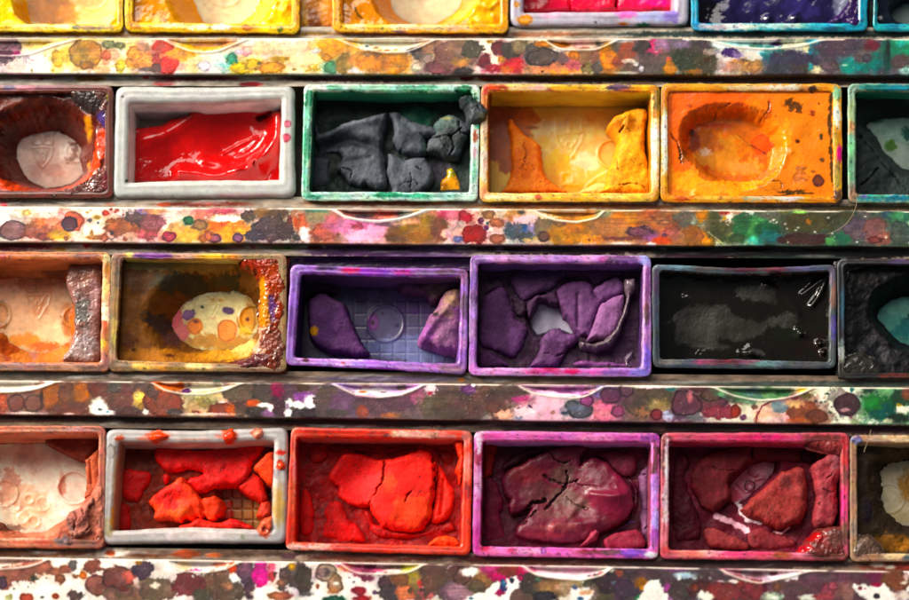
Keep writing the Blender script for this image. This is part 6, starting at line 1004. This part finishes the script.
    pan('sepia brown pan, dark fibrous paint ringing a cream patch, cut by the right edge', quad((175,42),(990,42),(990,588),(176,586)), quad((212,82),(945,82),(945,546),(212,546)), 'A88468', '4A3A28', 'CEBEA0', walls=('B8A080','3A2E20','5A4428','4A3826'), rg=.5,
        rimops=[b(205,65,24,20,'8680B4',.3,.3), b(300,62,60,14,'CBA890',0,.4), b(400,60,60,14,'D8BC9C',0,.4), b(325,48,8,8,'E8E0D8'), b(195,180,14,80,'B0806A',.1,.4), b(193,330,14,80,'C0907C',.1,.4), b(193,440,14,40,'A89080',.1,.4), b(380,562,60,15,'DCC498',0,.3), b(420,575,30,8,'8A8078'), b(420,565,14,12,'606870')],
        floorops=[b(400,230,70,90,'D8CAAE',0,.3), b(420,260,30,60,'B88A48',0,.4), b(380,390,60,30,'C8B48A',0,.4)], emb=[E('ring',345,315,62,5,.25), E('ring',450,250,40,5,.2)])
    paint('paint_cake', FULL, -1.9, '33261A', hole=[(345,250),(332,195),(350,165),(400,148),(470,140),(600,150),(600,440),(470,425),(420,412),(385,385),(350,350),(340,300)], hw=22, hexp=.7, gl=.15, n=.25, fine=.14, gain=1.1, holerag=3, ops=[b(340,120,120,30,'5A4630',0,.4), b(340,510,130,40,'6A4416',0,.4), b(250,370,20,60,'1E1420',0,.4), b(250,120,50,40,'46382C',0,.4), b(420,515,60,24,'8A5A1C',0,.4)])
    crust('paint_crust', [(180,500),(200,480),(260,478),(300,510),(335,560),(325,584),(200,586),(178,566)], .02, '5E4A40', lump=0.090, lf=2.4, gl=.7, skirt=1.0, gain=1.0, ops=[b(300,570,40,14,'9A9088',0,.4)])

def build_hairs():
    for pts, lab in [([(855.5,193),(857,200),(855.5,208),(852,216),(846,224),(838,230),(828,234)], 'fine pale hair curling down over the dark green end of the second rail'),
                     ([(871,430),(868,440),(864,452)], 'short straight pale hair lying across the rim corner of the sepia pan')]:
        p = spline(np.array(pts, float), 6, False)
        w = P(p[:, 0], p[:, 1], .95*MM)
        n = len(w); ring = []
        for i in range(n):
            t = w[min(i+1, n-1)]-w[max(i-1, 0)]; t /= np.linalg.norm(t)
            s = np.cross(t, [0, 0, 1.0]); up = np.cross(s, t)
            for k in range(6):
                a = k*math.pi/3
                ring.append(w[i]+(s*math.cos(a)+up*math.sin(a))*.024*MM)
        f = []
        for i in range(n-1):
            for k in range(6):
                f.append((i*6+k, i*6+(k+1) % 6, (i+1)*6+(k+1) % 6, (i+1)*6+k))
        co = np.array(ring)
        base = co.mean(0)
        o = obj('hair', co-base, f, MAT['paint'], None, np.tile(hexc('A89478'), (len(co), 1)), np.full(len(co), .5))
        o.location = base
        o['label'] = lab; o['category'] = 'hair'; o['group'] = 'loose hairs on the paint box'
def camera_and_light():
    sc = bpy.context.scene
    cam = bpy.data.cameras.new('camera'); co = bpy.data.objects.new('camera', cam); C.objects.link(co)
    cam.sensor_width = 36; cam.lens = 36*D/909.0
    cam.clip_start = .01; cam.clip_end = 10
    co.location = CAM; co.rotation_euler = (TILT, 0, 0)
    cam.dof.use_dof = True
    cam.dof.focus_distance = float(D*U*1.0-40*U*ST+2.0*MM)
    cam.dof.aperture_fstop = 14
    sc.camera = co
    w = bpy.data.worlds.new('World'); sc.world = w; w.use_nodes = True
    bg = w.node_tree.nodes['Background']; bg.inputs[0].default_value = (.80, .90, 1.0, 1); bg.inputs[1].default_value = WORLD
    def lamp(name, az, el, dist, sx, sy, watts, col):
        l = bpy.data.lights.new(name, 'AREA'); l.shape = 'RECTANGLE'; l.size = sx; l.size_y = sy; l.energy = watts; l.color = col
        o = bpy.data.objects.new(name, l); C.objects.link(o)
        a, e = math.radians(az), math.radians(el)
        v = Vector((math.cos(a)*math.cos(e), math.sin(a)*math.cos(e), math.sin(e)))
        o.location = v*dist; o.rotation_euler = v.to_track_quat('Z', 'Y').to_euler()
    lamp('window_light', 152, 26, .9, .30, .28, KEY, (1.0, .90, .76))
    lamp('added_fill', 115, 50, 1.1, .6, .6, FILL, (1.0, .95, .88))  # soft lamp added to lift the shade; stands for no real source
    sc.render.engine = 'CYCLES'
    sc.view_settings.view_transform = 'Standard'; sc.view_settings.look = 'None'
    sc.view_settings.exposure = EXPO; sc.view_settings.gamma = 1
    sc.render.resolution_x = 1024; sc.render.resolution_y = 676

KEY = 17.5; FILL = 8.5; WORLD = .10; EXPO = 0.0
mats()
build_box()
build_pans()
build_hairs()
camera_and_light()
